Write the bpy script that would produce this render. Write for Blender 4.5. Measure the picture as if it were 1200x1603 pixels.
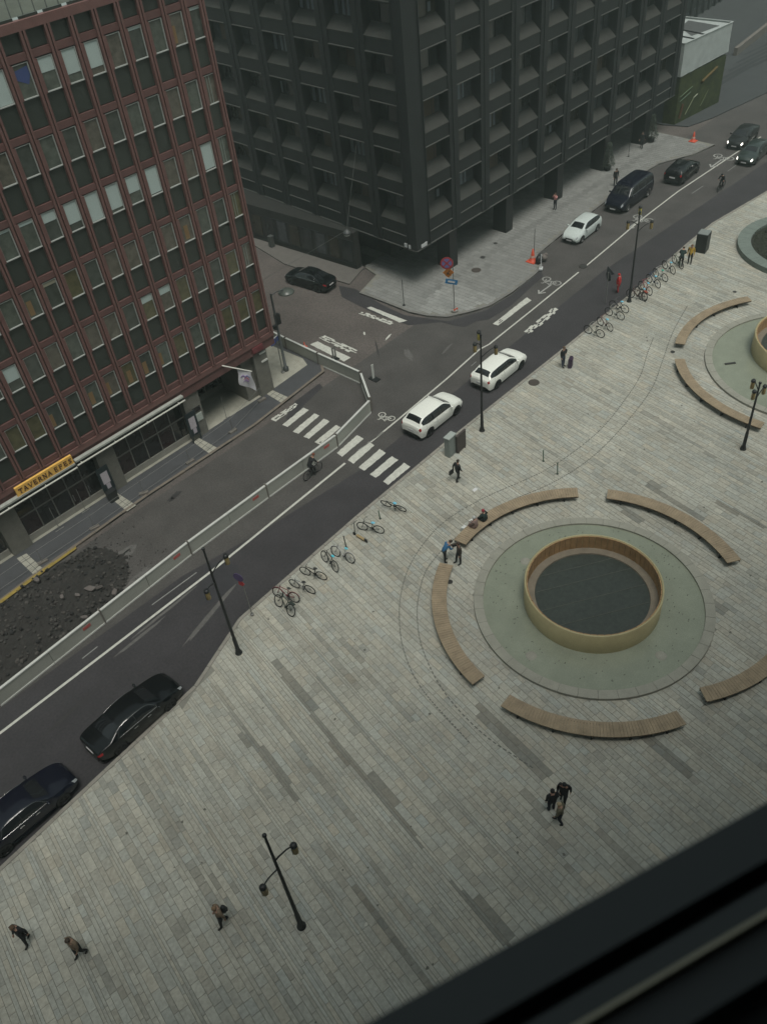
import bpy, bmesh, math, random
from mathutils import Vector, Matrix, noise
R = math.radians
random.seed(7)
sc = bpy.context.scene
for o in list(bpy.data.objects): bpy.data.objects.remove(o)
COL = sc.collection

# ------------------------------------------------------------------ camera
CX, CY, FPX, HC = 600.0, 801.5, 1326.27, 36.0          # photo centre, focal length in photo pixels, eye height
def _calib():
    a = Vector((775-CX, 2190-CY, FPX)).normalized()      # straight down
    b = Vector((2462-CX, -700-CY, FPX)); b = (b-a*b.dot(a)).normalized()   # along the street
    z = -a; y = z.cross(b)
    return b, y, z
WX, WY, WZ = _calib()
def ray(px, py):
    v = Vector((px-CX, py-CY, FPX)); return Vector((WX.dot(v), WY.dot(v), WZ.dot(v)))
def at(px, py, z=0.0):                                  # the point of height z seen at a photo pixel
    d = ray(px, py); t = (z-HC)/d.z
    return Vector((d.x*t, d.y*t, z))
cam_d = bpy.data.cameras.new('camera'); cam = bpy.data.objects.new('camera', cam_d); COL.objects.link(cam)
rt = Vector((WX.x, WY.x, WZ.x)); up = -Vector((WX.y, WY.y, WZ.y)); bk = -Vector((WX.z, WY.z, WZ.z))
M = Matrix.Identity(4)
for i in range(3): M[i][0] = rt[i]; M[i][1] = up[i]; M[i][2] = bk[i]
M.translation = Vector((0, 0, HC)); cam.matrix_world = M
cam_d.sensor_width = 36; cam_d.lens = FPX/1603*36; cam_d.clip_start = 0.02; cam_d.clip_end = 2000
cam_d.dof.use_dof = True; cam_d.dof.focus_distance = 45; cam_d.dof.aperture_fstop = 7
sc.camera = cam
sc.render.resolution_x = 766; sc.render.resolution_y = 1024

# ------------------------------------------------------------------ light
W = bpy.data.worlds.new('World'); sc.world = W; W.use_nodes = True
nt = W.node_tree; nt.nodes.clear()
sky = nt.nodes.new('ShaderNodeTexSky'); sky.sky_type = 'NISHITA'; sky.sun_disc = False
SUN_EL, SUN_AZ = 71, 246
sky.sun_elevation = R(SUN_EL); sky.sun_rotation = R(90-SUN_AZ); sky.dust_density = 4; sky.air_density = 1.5; sky.ozone_density = 1
hs = nt.nodes.new('ShaderNodeHueSaturation'); hs.inputs['Saturation'].default_value = 0.30
tint = nt.nodes.new('ShaderNodeMixRGB'); tint.blend_type = 'MULTIPLY'; tint.inputs[0].default_value = 1; tint.inputs[2].default_value = (0.90, 1.0, 0.95, 1)
bg = nt.nodes.new('ShaderNodeBackground'); bg.inputs[1].default_value = 0.054
wo = nt.nodes.new('ShaderNodeOutputWorld')
nt.links.new(sky.outputs[0], hs.inputs['Color']); nt.links.new(hs.outputs[0], tint.inputs[1]); nt.links.new(tint.outputs[0], bg.inputs[0]); nt.links.new(bg.outputs[0], wo.inputs[0])
sd = bpy.data.lights.new('sun', 'SUN'); sd.energy = 1.4; sd.angle = R(26); sd.color = (1.0, 0.97, 0.90)
so = bpy.data.objects.new('sun', sd); COL.objects.link(so)
dv = Vector((math.cos(R(SUN_EL))*math.cos(R(SUN_AZ)), math.cos(R(SUN_EL))*math.sin(R(SUN_AZ)), math.sin(R(SUN_EL))))
so.rotation_euler = dv.to_track_quat('Z', 'Y').to_euler(); so.location = (0, 0, 90)
vs = sc.view_settings; vs.view_transform = 'Standard'; vs.look = 'None'; vs.gamma = 1; vs.use_curve_mapping = False
vs.exposure = 0.66

# ------------------------------------------------------------------ helpers
MATS = {}
def mat(name, col, rough=0.8, metal=0.0, var=0.0, scale=3.0, bump=0.0, bscale=60.0, coat=0.0, spec=None, alpha=None, attr=None, emit=None, fine=0.0):
    if name in MATS: return MATS[name]
    m = bpy.data.materials.new(name); m.use_nodes = True; n = m.node_tree; b = n.nodes['Principled BSDF']; L = n.links
    b.inputs['Base Color'].default_value = (*col, 1); b.inputs['Roughness'].default_value = rough; b.inputs['Metallic'].default_value = metal
    if coat: b.inputs['Coat Weight'].default_value = coat; b.inputs['Coat Roughness'].default_value = 0.05
    if spec is not None: b.inputs['Specular IOR Level'].default_value = spec
    if emit: b.inputs['Emission Color'].default_value = (*col, 1); b.inputs['Emission Strength'].default_value = emit
    tc = n.nodes.new('ShaderNodeTexCoord'); out = None
    geo = n.nodes.new('ShaderNodeNewGeometry')
    def mixmul(prev, fac, lo, hi):
        mr = n.nodes.new('ShaderNodeMapRange'); mr.inputs[1].default_value = 0.25; mr.inputs[2].default_value = 0.75
        mr.inputs[3].default_value = lo; mr.inputs[4].default_value = hi; L.new(fac, mr.inputs[0])
        mx = n.nodes.new('ShaderNodeVectorMath'); mx.operation = 'SCALE'
        if prev is None: mx.inputs[0].default_value = col
        else: L.new(prev, mx.inputs[0])
        L.new(mr.outputs[0], mx.inputs['Scale']); return mx.outputs[0]
    if var:
        t = n.nodes.new('ShaderNodeTexNoise'); t.inputs['Scale'].default_value = scale; t.inputs['Detail'].default_value = 6; t.inputs['Roughness'].default_value = 0.65
        L.new(geo.outputs['Position'], t.inputs['Vector']); out = mixmul(out, t.outputs[0], 1-var, 1+var)
    if fine:
        t = n.nodes.new('ShaderNodeTexNoise'); t.inputs['Scale'].default_value = scale*22; t.inputs['Detail'].default_value = 2
        L.new(geo.outputs['Position'], t.inputs['Vector']); out = mixmul(out, t.outputs[0], 1-fine, 1+fine)
    if attr:
        a = n.nodes.new('ShaderNodeAttribute'); a.attribute_name = attr
        mx = n.nodes.new('ShaderNodeVectorMath'); mx.operation = 'MULTIPLY'
        if out is None: mx.inputs[0].default_value = col
        else: L.new(out, mx.inputs[0])
        L.new(a.outputs['Color'], mx.inputs[1]); out = mx.outputs[0]
    if out is not None: L.new(out, b.inputs['Base Color'])
    if bump:
        t2 = n.nodes.new('ShaderNodeTexNoise'); t2.inputs['Scale'].default_value = bscale; t2.inputs['Detail'].default_value = 3
        L.new(geo.outputs['Position'], t2.inputs['Vector'])
        bp = n.nodes.new('ShaderNodeBump'); bp.inputs['Strength'].default_value = bump; bp.inputs['Distance'].default_value = 0.02
        L.new(t2.outputs[0], bp.inputs['Height']); L.new(bp.outputs[0], b.inputs['Normal'])
    MATS[name] = m; return m

class MB:
    def __init__(s): s.v = []; s.f = []; s.m = []; s.s = []
    def add(s, vs, fs, m=0, sm=False):
        k = len(s.v); s.v += [tuple(p) for p in vs]
        for f in fs: s.f.append(tuple(i+k for i in f)); s.m.append(m); s.s.append(sm)
        return s
    def box(s, lo, hi, m=0, rz=0.0, c=None):
        x0, y0, z0 = lo; x1, y1, z1 = hi
        P = [Vector(p) for p in ((x0,y0,z0),(x1,y0,z0),(x1,y1,z0),(x0,y1,z0),(x0,y0,z1),(x1,y0,z1),(x1,y1,z1),(x0,y1,z1))]
        if rz:
            c = Vector(c or ((x0+x1)/2, (y0+y1)/2, 0)); q = Matrix.Rotation(rz, 3, 'Z'); P = [q@(p-c)+c for p in P]
        return s.add(P, [(0,3,2,1),(4,5,6,7),(0,1,5,4),(1,2,6,5),(2,3,7,6),(3,0,4,7)], m)
    def cbox(s, c, d, m=0, rot=None):
        P = [Vector((sx*d[0]/2, sy*d[1]/2, sz*d[2]/2)) for sz in (-1,1) for sx,sy in ((-1,-1),(1,-1),(1,1),(-1,1))]
        if rot is not None: P = [rot@p for p in P]
        P = [p+Vector(c) for p in P]
        return s.add(P, [(0,3,2,1),(4,5,6,7),(0,1,5,4),(1,2,6,5),(2,3,7,6),(3,0,4,7)], m)
    def tube(s, pts, r, n=8, m=0, cap=True, sm=True):
        pts = [Vector(p) for p in pts]
        if not hasattr(r, '__len__'): r = [r]*len(pts)
        V = []; prev = None
        for i, p in enumerate(pts):
            d = (pts[min(i+1, len(pts)-1)]-pts[max(i-1, 0)]).normalized()
            if prev is None: a = d.orthogonal().normalized()
            else:
                a = prev-d*prev.dot(d); a = a.normalized() if a.length > 1e-5 else d.orthogonal().normalized()
            prev = a; b = d.cross(a)
            V += [p+(a*math.cos(2*math.pi*k/n)+b*math.sin(2*math.pi*k/n))*r[i] for k in range(n)]
        F = [(i*n+k, i*n+(k+1)%n, (i+1)*n+(k+1)%n, (i+1)*n+k) for i in range(len(pts)-1) for k in range(n)]
        s.add(V, F, m, sm)
        if cap: s.add(V[:n], [tuple(range(n))[::-1]], m); s.add(V[-n:], [tuple(range(n))], m)
        return s
    def lathe(s, prof, n=24, c=(0,0,0), m=0, sm=True, a0=0.0, a1=2*math.pi):
        full = abs(a1-a0-2*math.pi) < 1e-6; k = n if full else n+1
        V = [(c[0]+r*math.cos(a0+(a1-a0)*j/n), c[1]+r*math.sin(a0+(a1-a0)*j/n), c[2]+z) for r, z in prof for j in range(k)]
        F = []
        for i in range(len(prof)-1):
            for j in range(n):
                j2 = (j+1) % k; F.append((i*k+j, i*k+j2, (i+1)*k+j2, (i+1)*k+j))
        return s.add(V, F, m, sm)
    def prism(s, poly, z0, z1, m=0, mtop=None):
        n = len(poly); V = [(p[0],p[1],z0) for p in poly]+[(p[0],p[1],z1) for p in poly]
        s.add(V, [(i,(i+1)%n,n+(i+1)%n,n+i) for i in range(n)], m)
        s.add(V[n:], [tuple(range(n))], m if mtop is None else mtop); s.add(V[:n], [tuple(range(n))[::-1]], m); return s
    def sphere(s, c, r, n=12, k=8, m=0):
        rr = r if hasattr(r, '__len__') else (r,r,r)
        V = [(c[0]+rr[0]*math.sin(math.pi*i/k)*math.cos(2*math.pi*j/n), c[1]+rr[1]*math.sin(math.pi*i/k)*math.sin(2*math.pi*j/n), c[2]+rr[2]*math.cos(math.pi*i/k)) for i in range(k+1) for j in range(n)]
        F = [(i*n+j, (i+1)*n+j, (i+1)*n+(j+1)%n, i*n+(j+1)%n) for i in range(k) for j in range(n)]
        return s.add(V, F, m, True)
    def data(s, name, mats):
        me = bpy.data.meshes.new(name); me.from_pydata(s.v, [], s.f)
        if not hasattr(mats, '__len__'): mats = [mats]
        for x in mats: me.materials.append(x)
        me.polygons.foreach_set('material_index', s.m); me.polygons.foreach_set('use_smooth', s.s); me.update(); return me
    def build(s, name, mats, parent=None, **kw): return ob(name, s.data(name, mats), parent, **kw)

def ob(name, me, parent=None, loc=None, rot=None, label=None, cat=None, group=None, kind=None):
    o = bpy.data.objects.new(name, me); COL.objects.link(o)
    if parent: o.parent = parent
    if loc is not None: o.location = loc
    if rot is not None: o.rotation_euler = rot if hasattr(rot, '__len__') else (0,0,rot)
    if label: o['label'] = label
    if cat: o['category'] = cat
    if group: o['group'] = group
    if kind: o['kind'] = kind
    return o
def thing(name, label, cat, loc=(0,0,0), rz=0.0, group=None):
    return ob(name, None, loc=loc, rot=rz, label=label, cat=cat, group=group)
def sheet(name, poly, z, m, kind='structure', **kw):
    mb = MB(); mb.add([(p[0],p[1],z) for p in poly], [tuple(range(len(poly)))]); o = mb.build(name, m, kind=kind, **kw)
    if o.data.polygons[0].normal.z < 0: o.data.flip_normals()
    return o
def slab(name, poly, z0, z1, m, **kw):
    a = sum(poly[i][0]*poly[(i+1)%len(poly)][1]-poly[(i+1)%len(poly)][0]*poly[i][1] for i in range(len(poly)))
    if a < 0: poly = poly[::-1]
    return MB().prism(poly, z0, z1).build(name, m, **kw)
def P2(*pts, z=0.0): return [tuple(at(x, y, z)[:2]) for x, y in pts]

asphalt_old = mat('asphalt_old', (0.098,0.084,0.077), 0.9, var=0.26, scale=0.28, bump=0.5, bscale=45, fine=0.30)
asphalt_new = mat('asphalt_new', (0.037,0.034,0.037), 0.85, var=0.26, scale=0.35, bump=0.4, bscale=45, fine=0.25)
asphalt_mid = mat('asphalt_mid', (0.066,0.061,0.058), 0.9, var=0.28, scale=0.4, bump=0.4, bscale=45, fine=0.25)
paintw = mat('road_paint', (0.50,0.50,0.45), 0.7, var=0.22, scale=4, fine=0.15)
concrete = mat('concrete', (0.27,0.26,0.23), 0.85, var=0.15, scale=2, bump=0.2)
cream = mat('cream_paving', (0.33,0.32,0.27), 0.85, var=0.18, scale=2.5, bump=0.2, fine=0.1)
pave_r = mat('grey_paving', (0.045,0.049,0.051), 0.85, var=0.13, scale=0.5, bump=0.2, fine=0.18)
stone_m = mat('plaza_stone', (0.345,0.338,0.292), 0.85, var=0.17, scale=0.30, bump=0.25, bscale=30, attr='shade', fine=0.16)
joint_m = mat('joint_sand', (0.195,0.19,0.165), 0.95, var=0.2, scale=2)
black = mat('black_metal', (0.012,0.013,0.014), 0.5)
darkm = mat('dark_bronze', (0.012,0.014,0.015), 0.6, var=0.25, scale=1.0)
rubber = mat('rubber', (0.012,0.012,0.012), 0.9)
blockm = mat('fence_block',(0.15,0.135,0.12),.9,var=.2)
steel = mat('steel', (0.30,0.30,0.30), 0.4, 0.8)

# ------------------------------------------------------------------ ground
PZ = 0.10
sheet('ground', [(-500,-500),(600,-500),(600,600),(-500,600)], -0.02, asphalt_old)
sheet('road', [(-60,26),(18,28),(60,29),(130,24),(200,30),(200,44),(36.5,41),(-60,41)], -0.010, asphalt_mid)
sheet('road', [(-60,24),(10,26),(36,28),(60,29),(92,28),(92,32.0),(58,33.6),(43,33.0),(27.5,32.2),(20,33.0),(14,34.0),(-60,34.5)], -0.004, asphalt_new)
sheet('road', P2((530,447),(556,452),(600,478),(632,493),(700,503),(760,486),(800,462),(845,422),(850,432),(800,478),(765,500),(745,503),(728,512),(712,510),(690,504),(640,509),(585,490),(535,465)), -0.003, asphalt_new)
sheet('road', P2((316,912),(322,888),(345,878),(372,885),(378,905),(360,925),(330,945),(312,948)), 0.001, mat('asphalt_patch',(0.030,0.029,0.033),0.8,var=.2,scale=2))
sheet('road', P2((430,655),(485,620),(560,600),(585,645),(520,700),(455,668)), -0.002, asphalt_mid)
sheet('road', P2((447,655),(462,628),(500,600),(505,606),(470,640),(455,660)), 0.001, asphalt_new)
# old paint scars, tar seams and stains, each with its own outline
stain = mat('tar_stain', (0.032,0.030,0.030), 0.75, var=.3, scale=3); scar = mat('paint_scar', (0.105,0.10,0.095), 0.9, var=.3, scale=5)
def blob(px, py, rx, ry, a, m, name='road', z=0.0015, n=14):
    c = at(px, py); q = []
    for k in range(n):
        t = 2*math.pi*k/n; r = random.uniform(.7, 1.2); u = rx*r*math.cos(t); v = ry*r*math.sin(t)
        q.append((c.x+u*math.cos(a)-v*math.sin(a), c.y+u*math.sin(a)+v*math.cos(a)))
    sheet(name, q, z, m)
for px, py, rx, ry, a, mm in [(275,775,.5,.25,.2,stain),(268,782,.25,.2,0,stain),(912,417,.45,.3,0,stain),(180,880,1.6,.7,.1,scar),(215,905,1.2,.25,.2,scar),(640,555,.9,.3,1,scar),(700,545,.8,.1,.2,scar),(215,1000,1.8,.12,.05,scar),(262,955,2.4,.1,.05,scar),(330,960,3,.18,.25,scar),(105,1120,2,.1,.1,stain),(590,545,1.2,.06,.9,stain),(500,560,.8,.1,1.2,scar),(190,870,.8,.06,.1,paintw)]:
    blob(px, py, rx, ry, a, mm)

plaza_edge = [(-60,23.6),(-20,25.0),(-2.1,26.15),(9.7,27.1),(10.9,27.55),(14.1,28.75),(24,29.3),(33.1,29.55),(45.6,29.6),(56.1,29.75),(66.2,30.3),(70.4,30.35),(79.0,29.3),(90,26.5),(110,20),(150,5)]
plaza = slab('plaza', plaza_edge+[(150,-60),(-60,-60)], -0.3, 0.085, joint_m, kind='structure')
# kerb stones along the plaza edge
kerb_m = mat('kerb_granite', (0.25,0.235,0.205), 0.8, var=0.2, scale=1.2, fine=.1)
def kerb_run(parent, pts, w, z0, z1, m, L=1.0, side=-1, name='kerb_stone', cap=90):
    me = {}; n = 0; rest = MB()
    for a, b in zip(pts[:-1], pts[1:]):
        a = Vector(a); b = Vector(b); d = (b-a); ln = d.length; d.normalize(); nrm = Vector((-d.y, d.x))*side; k = max(1, round(ln/L)); st = ln/k
        for i in range(k):
            c = a+d*st*(i+.5)+nrm*w/2; dz = random.uniform(-.006,.006)
            if n < cap:
                key = round(st, 2)
                if key not in me: me[key] = MB().cbox((0,0,0),(st-.03,w,z1-z0)).data(name, m)
                ob(name, me[key], parent, loc=(c.x,c.y,(z0+z1)/2+dz), rot=math.atan2(d.y,d.x))
            else: rest.cbox((c.x,c.y,(z0+z1)/2+dz),(st-.03,w,z1-z0),rot=Matrix.Rotation(math.atan2(d.y,d.x),3,'Z'))
            n += 1
    if rest.v: rest.build(name, m, parent, kind='stuff')
kerb_run(plaza, plaza_edge[2:13], 0.20, -0.05, 0.118, kerb_m, cap=110)

# plaza paving: courses of stones of uneven widths running away from the street
from mathutils.geometry import intersect_point_line
def inpoly(x, y, poly):
    c = False; n = len(poly)
    for i in range(n):
        x1,y1 = poly[i]; x2,y2 = poly[(i+1)%n]
        if (y1 > y) != (y2 > y) and x < (x2-x1)*(y-y1)/(y2-y1)+x1: c = not c
    return c
POOLS = [(27.15,14.5,6.30),(54.4,14.75,6.85),(70.3,21.5,5.8)]
pl_poly = plaza_edge+[(150,-60),(-60,-60)]
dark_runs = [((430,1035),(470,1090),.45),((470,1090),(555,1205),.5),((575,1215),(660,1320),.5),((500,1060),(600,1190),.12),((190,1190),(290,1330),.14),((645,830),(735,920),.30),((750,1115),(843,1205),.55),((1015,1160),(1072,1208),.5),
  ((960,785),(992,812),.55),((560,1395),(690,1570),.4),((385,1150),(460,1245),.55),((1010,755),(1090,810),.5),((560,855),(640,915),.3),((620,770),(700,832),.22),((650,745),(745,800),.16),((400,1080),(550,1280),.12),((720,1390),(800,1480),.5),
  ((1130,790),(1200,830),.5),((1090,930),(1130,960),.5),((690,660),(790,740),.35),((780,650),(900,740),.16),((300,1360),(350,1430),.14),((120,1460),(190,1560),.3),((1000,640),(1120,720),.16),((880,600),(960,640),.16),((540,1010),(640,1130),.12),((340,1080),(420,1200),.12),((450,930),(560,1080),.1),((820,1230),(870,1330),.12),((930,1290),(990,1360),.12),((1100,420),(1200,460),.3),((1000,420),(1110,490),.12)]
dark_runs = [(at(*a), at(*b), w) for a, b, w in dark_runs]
def seg_d(p, a, b):
    ab = (b-a).to_2d(); ap = Vector((p[0]-a.x, p[1]-a.y)); t = ap.dot(ab)/ab.length_squared
    return (ap-ab*max(-.02,min(1.02,t))).length
ANG = R(80.5); cu = Vector((math.cos(ANG), math.sin(ANG))); cv = Vector((cu.y, -cu.x))
def clip_half(P, p0, n, off):
    D = [(p[0]-p0[0])*n[0]+(p[1]-p0[1])*n[1]-off for p in P]
    if all(d >= 0 for d in D): return P
    out = []
    for i in range(len(P)):
        a, b, da, db = P[i], P[(i+1)%len(P)], D[i], D[(i+1)%len(P)]
        if da >= 0: out.append(a)
        if (da >= 0) != (db >= 0):
            t = da/(da-db); out.append((a[0]+(b[0]-a[0])*t, a[1]+(b[1]-a[1])*t))
    return out
edge_lines = list(zip(plaza_edge[:-1], plaza_edge[1:]))
stones = []; rs = random.Random(3)
v = -30.0
fine_course = 0
while v < 118:
    if fine_course > 0: w = 0.13; fine_course -= 1
    else:
        w = rs.choice((.18,.22,.26,.30,.33,.38))
        if rs.random() < .10: fine_course = rs.choice((2,3))
    lo = rs.choice((.45,.6,.75)) if w > .2 else 1.3
    u = -40.0+rs.random(); tone = 1+rs.gauss(0,.045)
    while u < 54:
        l = lo*rs.uniform(.8,1.5); uc = u+l/2; vc = v+w/2
        x = cu.x*uc+cv.x*vc; y = cu.y*uc+cv.y*vc
        if -25 < x < 112 and -12 < y < 31:
            pg = [(x+cu.x*a*(l/2-.008)+cv.x*b*(w/2-.008), y+cu.y*a*(l/2-.008)+cv.y*b*(w/2-.008)) for a,b in ((-1,-1),(1,-1),(1,1),(-1,1))]
            cut = False
            for (e0,e1) in edge_lines:
                if e0[0]-1.2 < x < e1[0]+1.2 and abs(x-e0[0])+abs(x-e1[0]) < abs(e1[0]-e0[0])+2.4 and y > min(e0[1],e1[1])-1.5:
                    nx_, ny_ = (e1[1]-e0[1]), -(e1[0]-e0[0]); ll = math.hypot(nx_,ny_); nx_/=ll; ny_/=ll
                    q = clip_half(pg, e0, (nx_,ny_), .21)
                    if q is not pg: pg = q; cut = True
                if len(pg) < 3: break
            for p in POOLS:
                dd = math.hypot(x-p[0],y-p[1])
                if len(pg) >= 3 and dd < p[2]+1.0:
                    nn_ = ((x-p[0])/dd,(y-p[1])/dd); q = clip_half(pg, (p[0]+nn_[0]*p[2],p[1]+nn_[1]*p[2]), nn_, .015)
                    if q is not pg: pg = q; cut = True
            if len(pg) >= 3 and (not cut or abs(sum(pg[i][0]*pg[(i+1)%len(pg)][1]-pg[(i+1)%len(pg)][0]*pg[i][1] for i in range(len(pg)))) > .03):
                sh = tone*(1+rs.gauss(0,.038)); warm = 1+rs.gauss(0,.02)
                if rs.random() < .035: sh *= .84
                if x < 14 and rs.random() < .05: sh *= .86
                for a, b, wd in dark_runs:
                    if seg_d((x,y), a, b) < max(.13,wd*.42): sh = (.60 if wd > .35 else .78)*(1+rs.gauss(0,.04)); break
                stones.append((x,y,l,w,max(.35,min(1.5,sh)),warm,pg if cut else None))
        u += l
    v += w
ctrs = [(s[0]**2+s[1]**2, i) for i, s in enumerate(stones)]
def proj(p):
    v = Vector(p)-Vector((0,0,HC)); q = WX*v.x+WY*v.y+WZ*v.z
    return (q.x/q.z*FPX+CX, q.y/q.z*FPX+CY) if q.z > 0 else (-9999,-9999)
near = sorted((s[2]*s[3]*-1/(s[0]**2+s[1]**2+1296), i) for i, s in enumerate(stones) if s[6] is None and (lambda q: -10 < q[0] < 1210 and 0 < q[1] < 1610)(proj((s[0],s[1],.1))))
near = set(i for _, i in near[:300])
mb = MB(); cols = []
def stone_verts(l, w):
    a, b, t = l/2-.0055, w/2-.0055, .016
    return [(-a,-b,-.03),(a,-b,-.03),(a,b,-.03),(-a,b,-.03),(-a+.006,-b+.006,0),(a-.006,-b+.006,0),(a-.006,b-.006,0),(-a+.006,b-.006,0)]
SF = [(4,5,6,7),(0,1,5,4),(1,2,6,5),(2,3,7,6),(3,0,4,7)]
def shade_attr(me, vals, per=5):
    ca = me.color_attributes.new('shade', 'FLOAT_COLOR', 'CORNER'); buf = []
    for s, wm in vals: buf += [s*wm, s, s/wm, 1]*(per*4)
    ca.data.foreach_set('color', buf)
cut_mb = MB(); cut_cols = []
for i, (x,y,l,w,sh,wm,pg) in enumerate(stones):
    if pg:
        n = len(pg); cut_mb.add([(q[0],q[1],PZ-.03) for q in pg]+[(q[0],q[1],PZ) for q in pg], [tuple(range(n,2*n))]+[(k,(k+1)%n,n+(k+1)%n,n+k) for k in range(n)])
        cut_cols += [(sh,wm)]*(n+4*n); continue
    dz = rs.uniform(-.003,.003)
    if i in near:
        q = MB(); q.add(stone_verts(l,w), SF); me = q.data('paving_stone', stone_m); shade_attr(me, [(sh,wm)])
        ob('paving_stone', me, plaza, loc=(x,y,PZ+dz), rot=ANG)
    else:
        V = [(x+cu.x*a-cu.y*b, y+cu.y*a+cu.x*b, PZ+dz+c) for a,b,c in stone_verts(l,w)]
        mb.add(V, SF); cols.append((sh,wm))
me = mb.data('paving', stone_m); shade_attr(me, cols); ob('paving', me, plaza, kind='stuff')
me = cut_mb.data('cut_paving', stone_m); ca = me.color_attributes.new('shade','FLOAT_COLOR','CORNER'); ca.data.foreach_set('color', [v for s_,w_ in cut_cols for v in (s_*w_,s_,s_/w_,1)]); ob('cut_paving', me, plaza, kind='stuff')

# specks, gum and dropped leaves on the paving
mb = MB(); rsp = random.Random(21)
for i in range(420):
    x = rsp.uniform(-4,60); y = rsp.uniform(2,29)
    if not inpoly(x,y+.6,pl_poly) or any(math.hypot(x-p[0],y-p[1]) < p[2]+.1 for p in POOLS): continue
    n = 6; r_ = rsp.choice((.02,.03,.03,.05,.08)); a0 = rsp.uniform(0,6)
    mb.add([(x+r_*rsp.uniform(.5,1.3)*math.cos(a0+k*6.283/n), y+r_*rsp.uniform(.5,1.2)*math.sin(a0+k*6.283/n), PZ+.0045) for k in range(n)], [tuple(range(n))], rsp.choice((0,0,1)))
mb.build('specks', [mat('gum_dark',(.11,.105,.09),.9), mat('gum_pale',(.42,.41,.36),.9)], plaza, kind='stuff')

# drainage channels: two dotted slots that sweep round the fountain
slot = mat('slot_iron', (0.035,0.034,0.032), 0.7); slot2 = mat('slot_worn', (0.10,0.098,0.088), 0.8)
ch = MB()
def channel(pts, w=.06):
    pts = [Vector((p[0],p[1])) for p in pts]; dist = 0
    for a, b in zip(pts[:-1], pts[1:]):
        d = b-a; n = Vector((-d.y,d.x)).normalized(); L = d.length; k = max(1,int(L/.16))
        for i in range(k):
            c = a+d*(i+.5)/k; ch.cbox((c.x,c.y,PZ+.004),(L/k*.62,w,.006),rot=Matrix.Rotation(math.atan2(d.y,d.x),3,'Z'))
def catmull(P, k=10):
    P = [Vector(p) for p in P]; Q = [P[0]*2-P[1]]+P+[P[-1]*2-P[-2]]; out = []
    for i in range(1, len(Q)-2):
        for j in range(k):
            t = j/k; a,b,c,d = Q[i-1:i+3]
            out.append(0.5*((2*b)+(c-a)*t+(2*a-5*b+4*c-d)*t*t+(3*b-a-3*c+d)*t**3))
    return out+[P[-1]]
c1 = [(735,1165),(660,1080),(632,1020),(625,970),(628,930),(640,890),(665,850),(700,815),(760,780),(845,742),(900,707),(945,668),(984,618),(1002,588),(1012,556),(1022,530)]
c2 = [(835,1205),(755,1150),(695,1085),(662,1020),(653,970),(656,930),(668,893),(695,860),(730,830),(790,790),(865,757),(925,718),(975,668),(1018,612),(1034,572),(1052,522),(1075,480)]
for c in (c1, c2): channel(catmull([at(*p) for p in c]))
ch.build('drain_slots', slot2, plaza, kind='stuff')

# ---- paved corner in front of the dark building
DS = P2((562,460),(600,474),(640,490),(668,496),(700,498),(735,490),(767,480),(800,460),(836,432),(848,420),(847,408),(843,398),(877,370),(940,322),(1000,276),(1030,258),(1085,243),(1118,228),(1027,208))
DS2 = DS+[(84,62),(50,62),(46.8,49.2)]
ds = slab('pavement', DS2, -0.3, 0.10, joint_m, kind='structure')
mb = MB(); cols = []
x = 42.0
ds_in = DS2
row = 0
xx = 43.0
while xx < 92:
    yy = 37.0+(row % 2)*.2
    while yy < 51:
        l = .62; w = .42
        if all(inpoly(xx+a*w/2, yy+b*l/2, ds_in) for a in (-1,1) for b in (-1,1)):
            sh = 1+rs.gauss(0,.05)
            if 44 < xx < 49.5 and yy-xx*.28 < 29.6: sh *= 1.25
            if abs(yy-43.4) < .33 and xx > 46: sh *= .86
            V = [(xx+b, yy+a, .115+rs.uniform(-.001,.001)*0+c) for a,b,c in [(p[0],p[1],p[2]) for p in stone_verts(l,w)]]
            V = [(p[0],p[1],p[2]) for p in V]
            mb.add([V[k] for k in (0,3,2,1,4,7,6,5)], SF); cols.append((sh,1))
        yy += l
    xx += .42; row += 1
me = mb.data('paving', mat('grey_slab',(0.20,0.20,0.19),.85,var=.14,scale=.6,fine=.15,attr='shade')); shade_attr(me, cols); ob('paving', me, ds, kind='stuff')
kerb_run(ds, [Vector(p) for p in DS[:18]], .26, -.06, .13, mat('kerb_concrete',(0.17,0.165,0.155),.85,var=.2,scale=1), side=1, cap=70)
# pavement on the far side of the side street, and the pavement beyond the gap
k3 = P2((395,383),(445,413),(545,443),(562,424),(400,374))
slab('pavement', [(40.2,90)]+P2((395,383),(445,414),(520,438),(547,446),(566,424))+[(49,51.2),(50,90)], -0.3, 0.10, mat('worn_paving',(0.125,0.115,0.105),.85,var=.15,scale=1.5,fine=.15), kind='structure')
slab('pavement', [(88.8,45.8),(89.6,43.2),(93,42.2),(104,40.5),(220,46),(330,130),(90,130)], -0.3, 0.10, pave_r, kind='structure')
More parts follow.
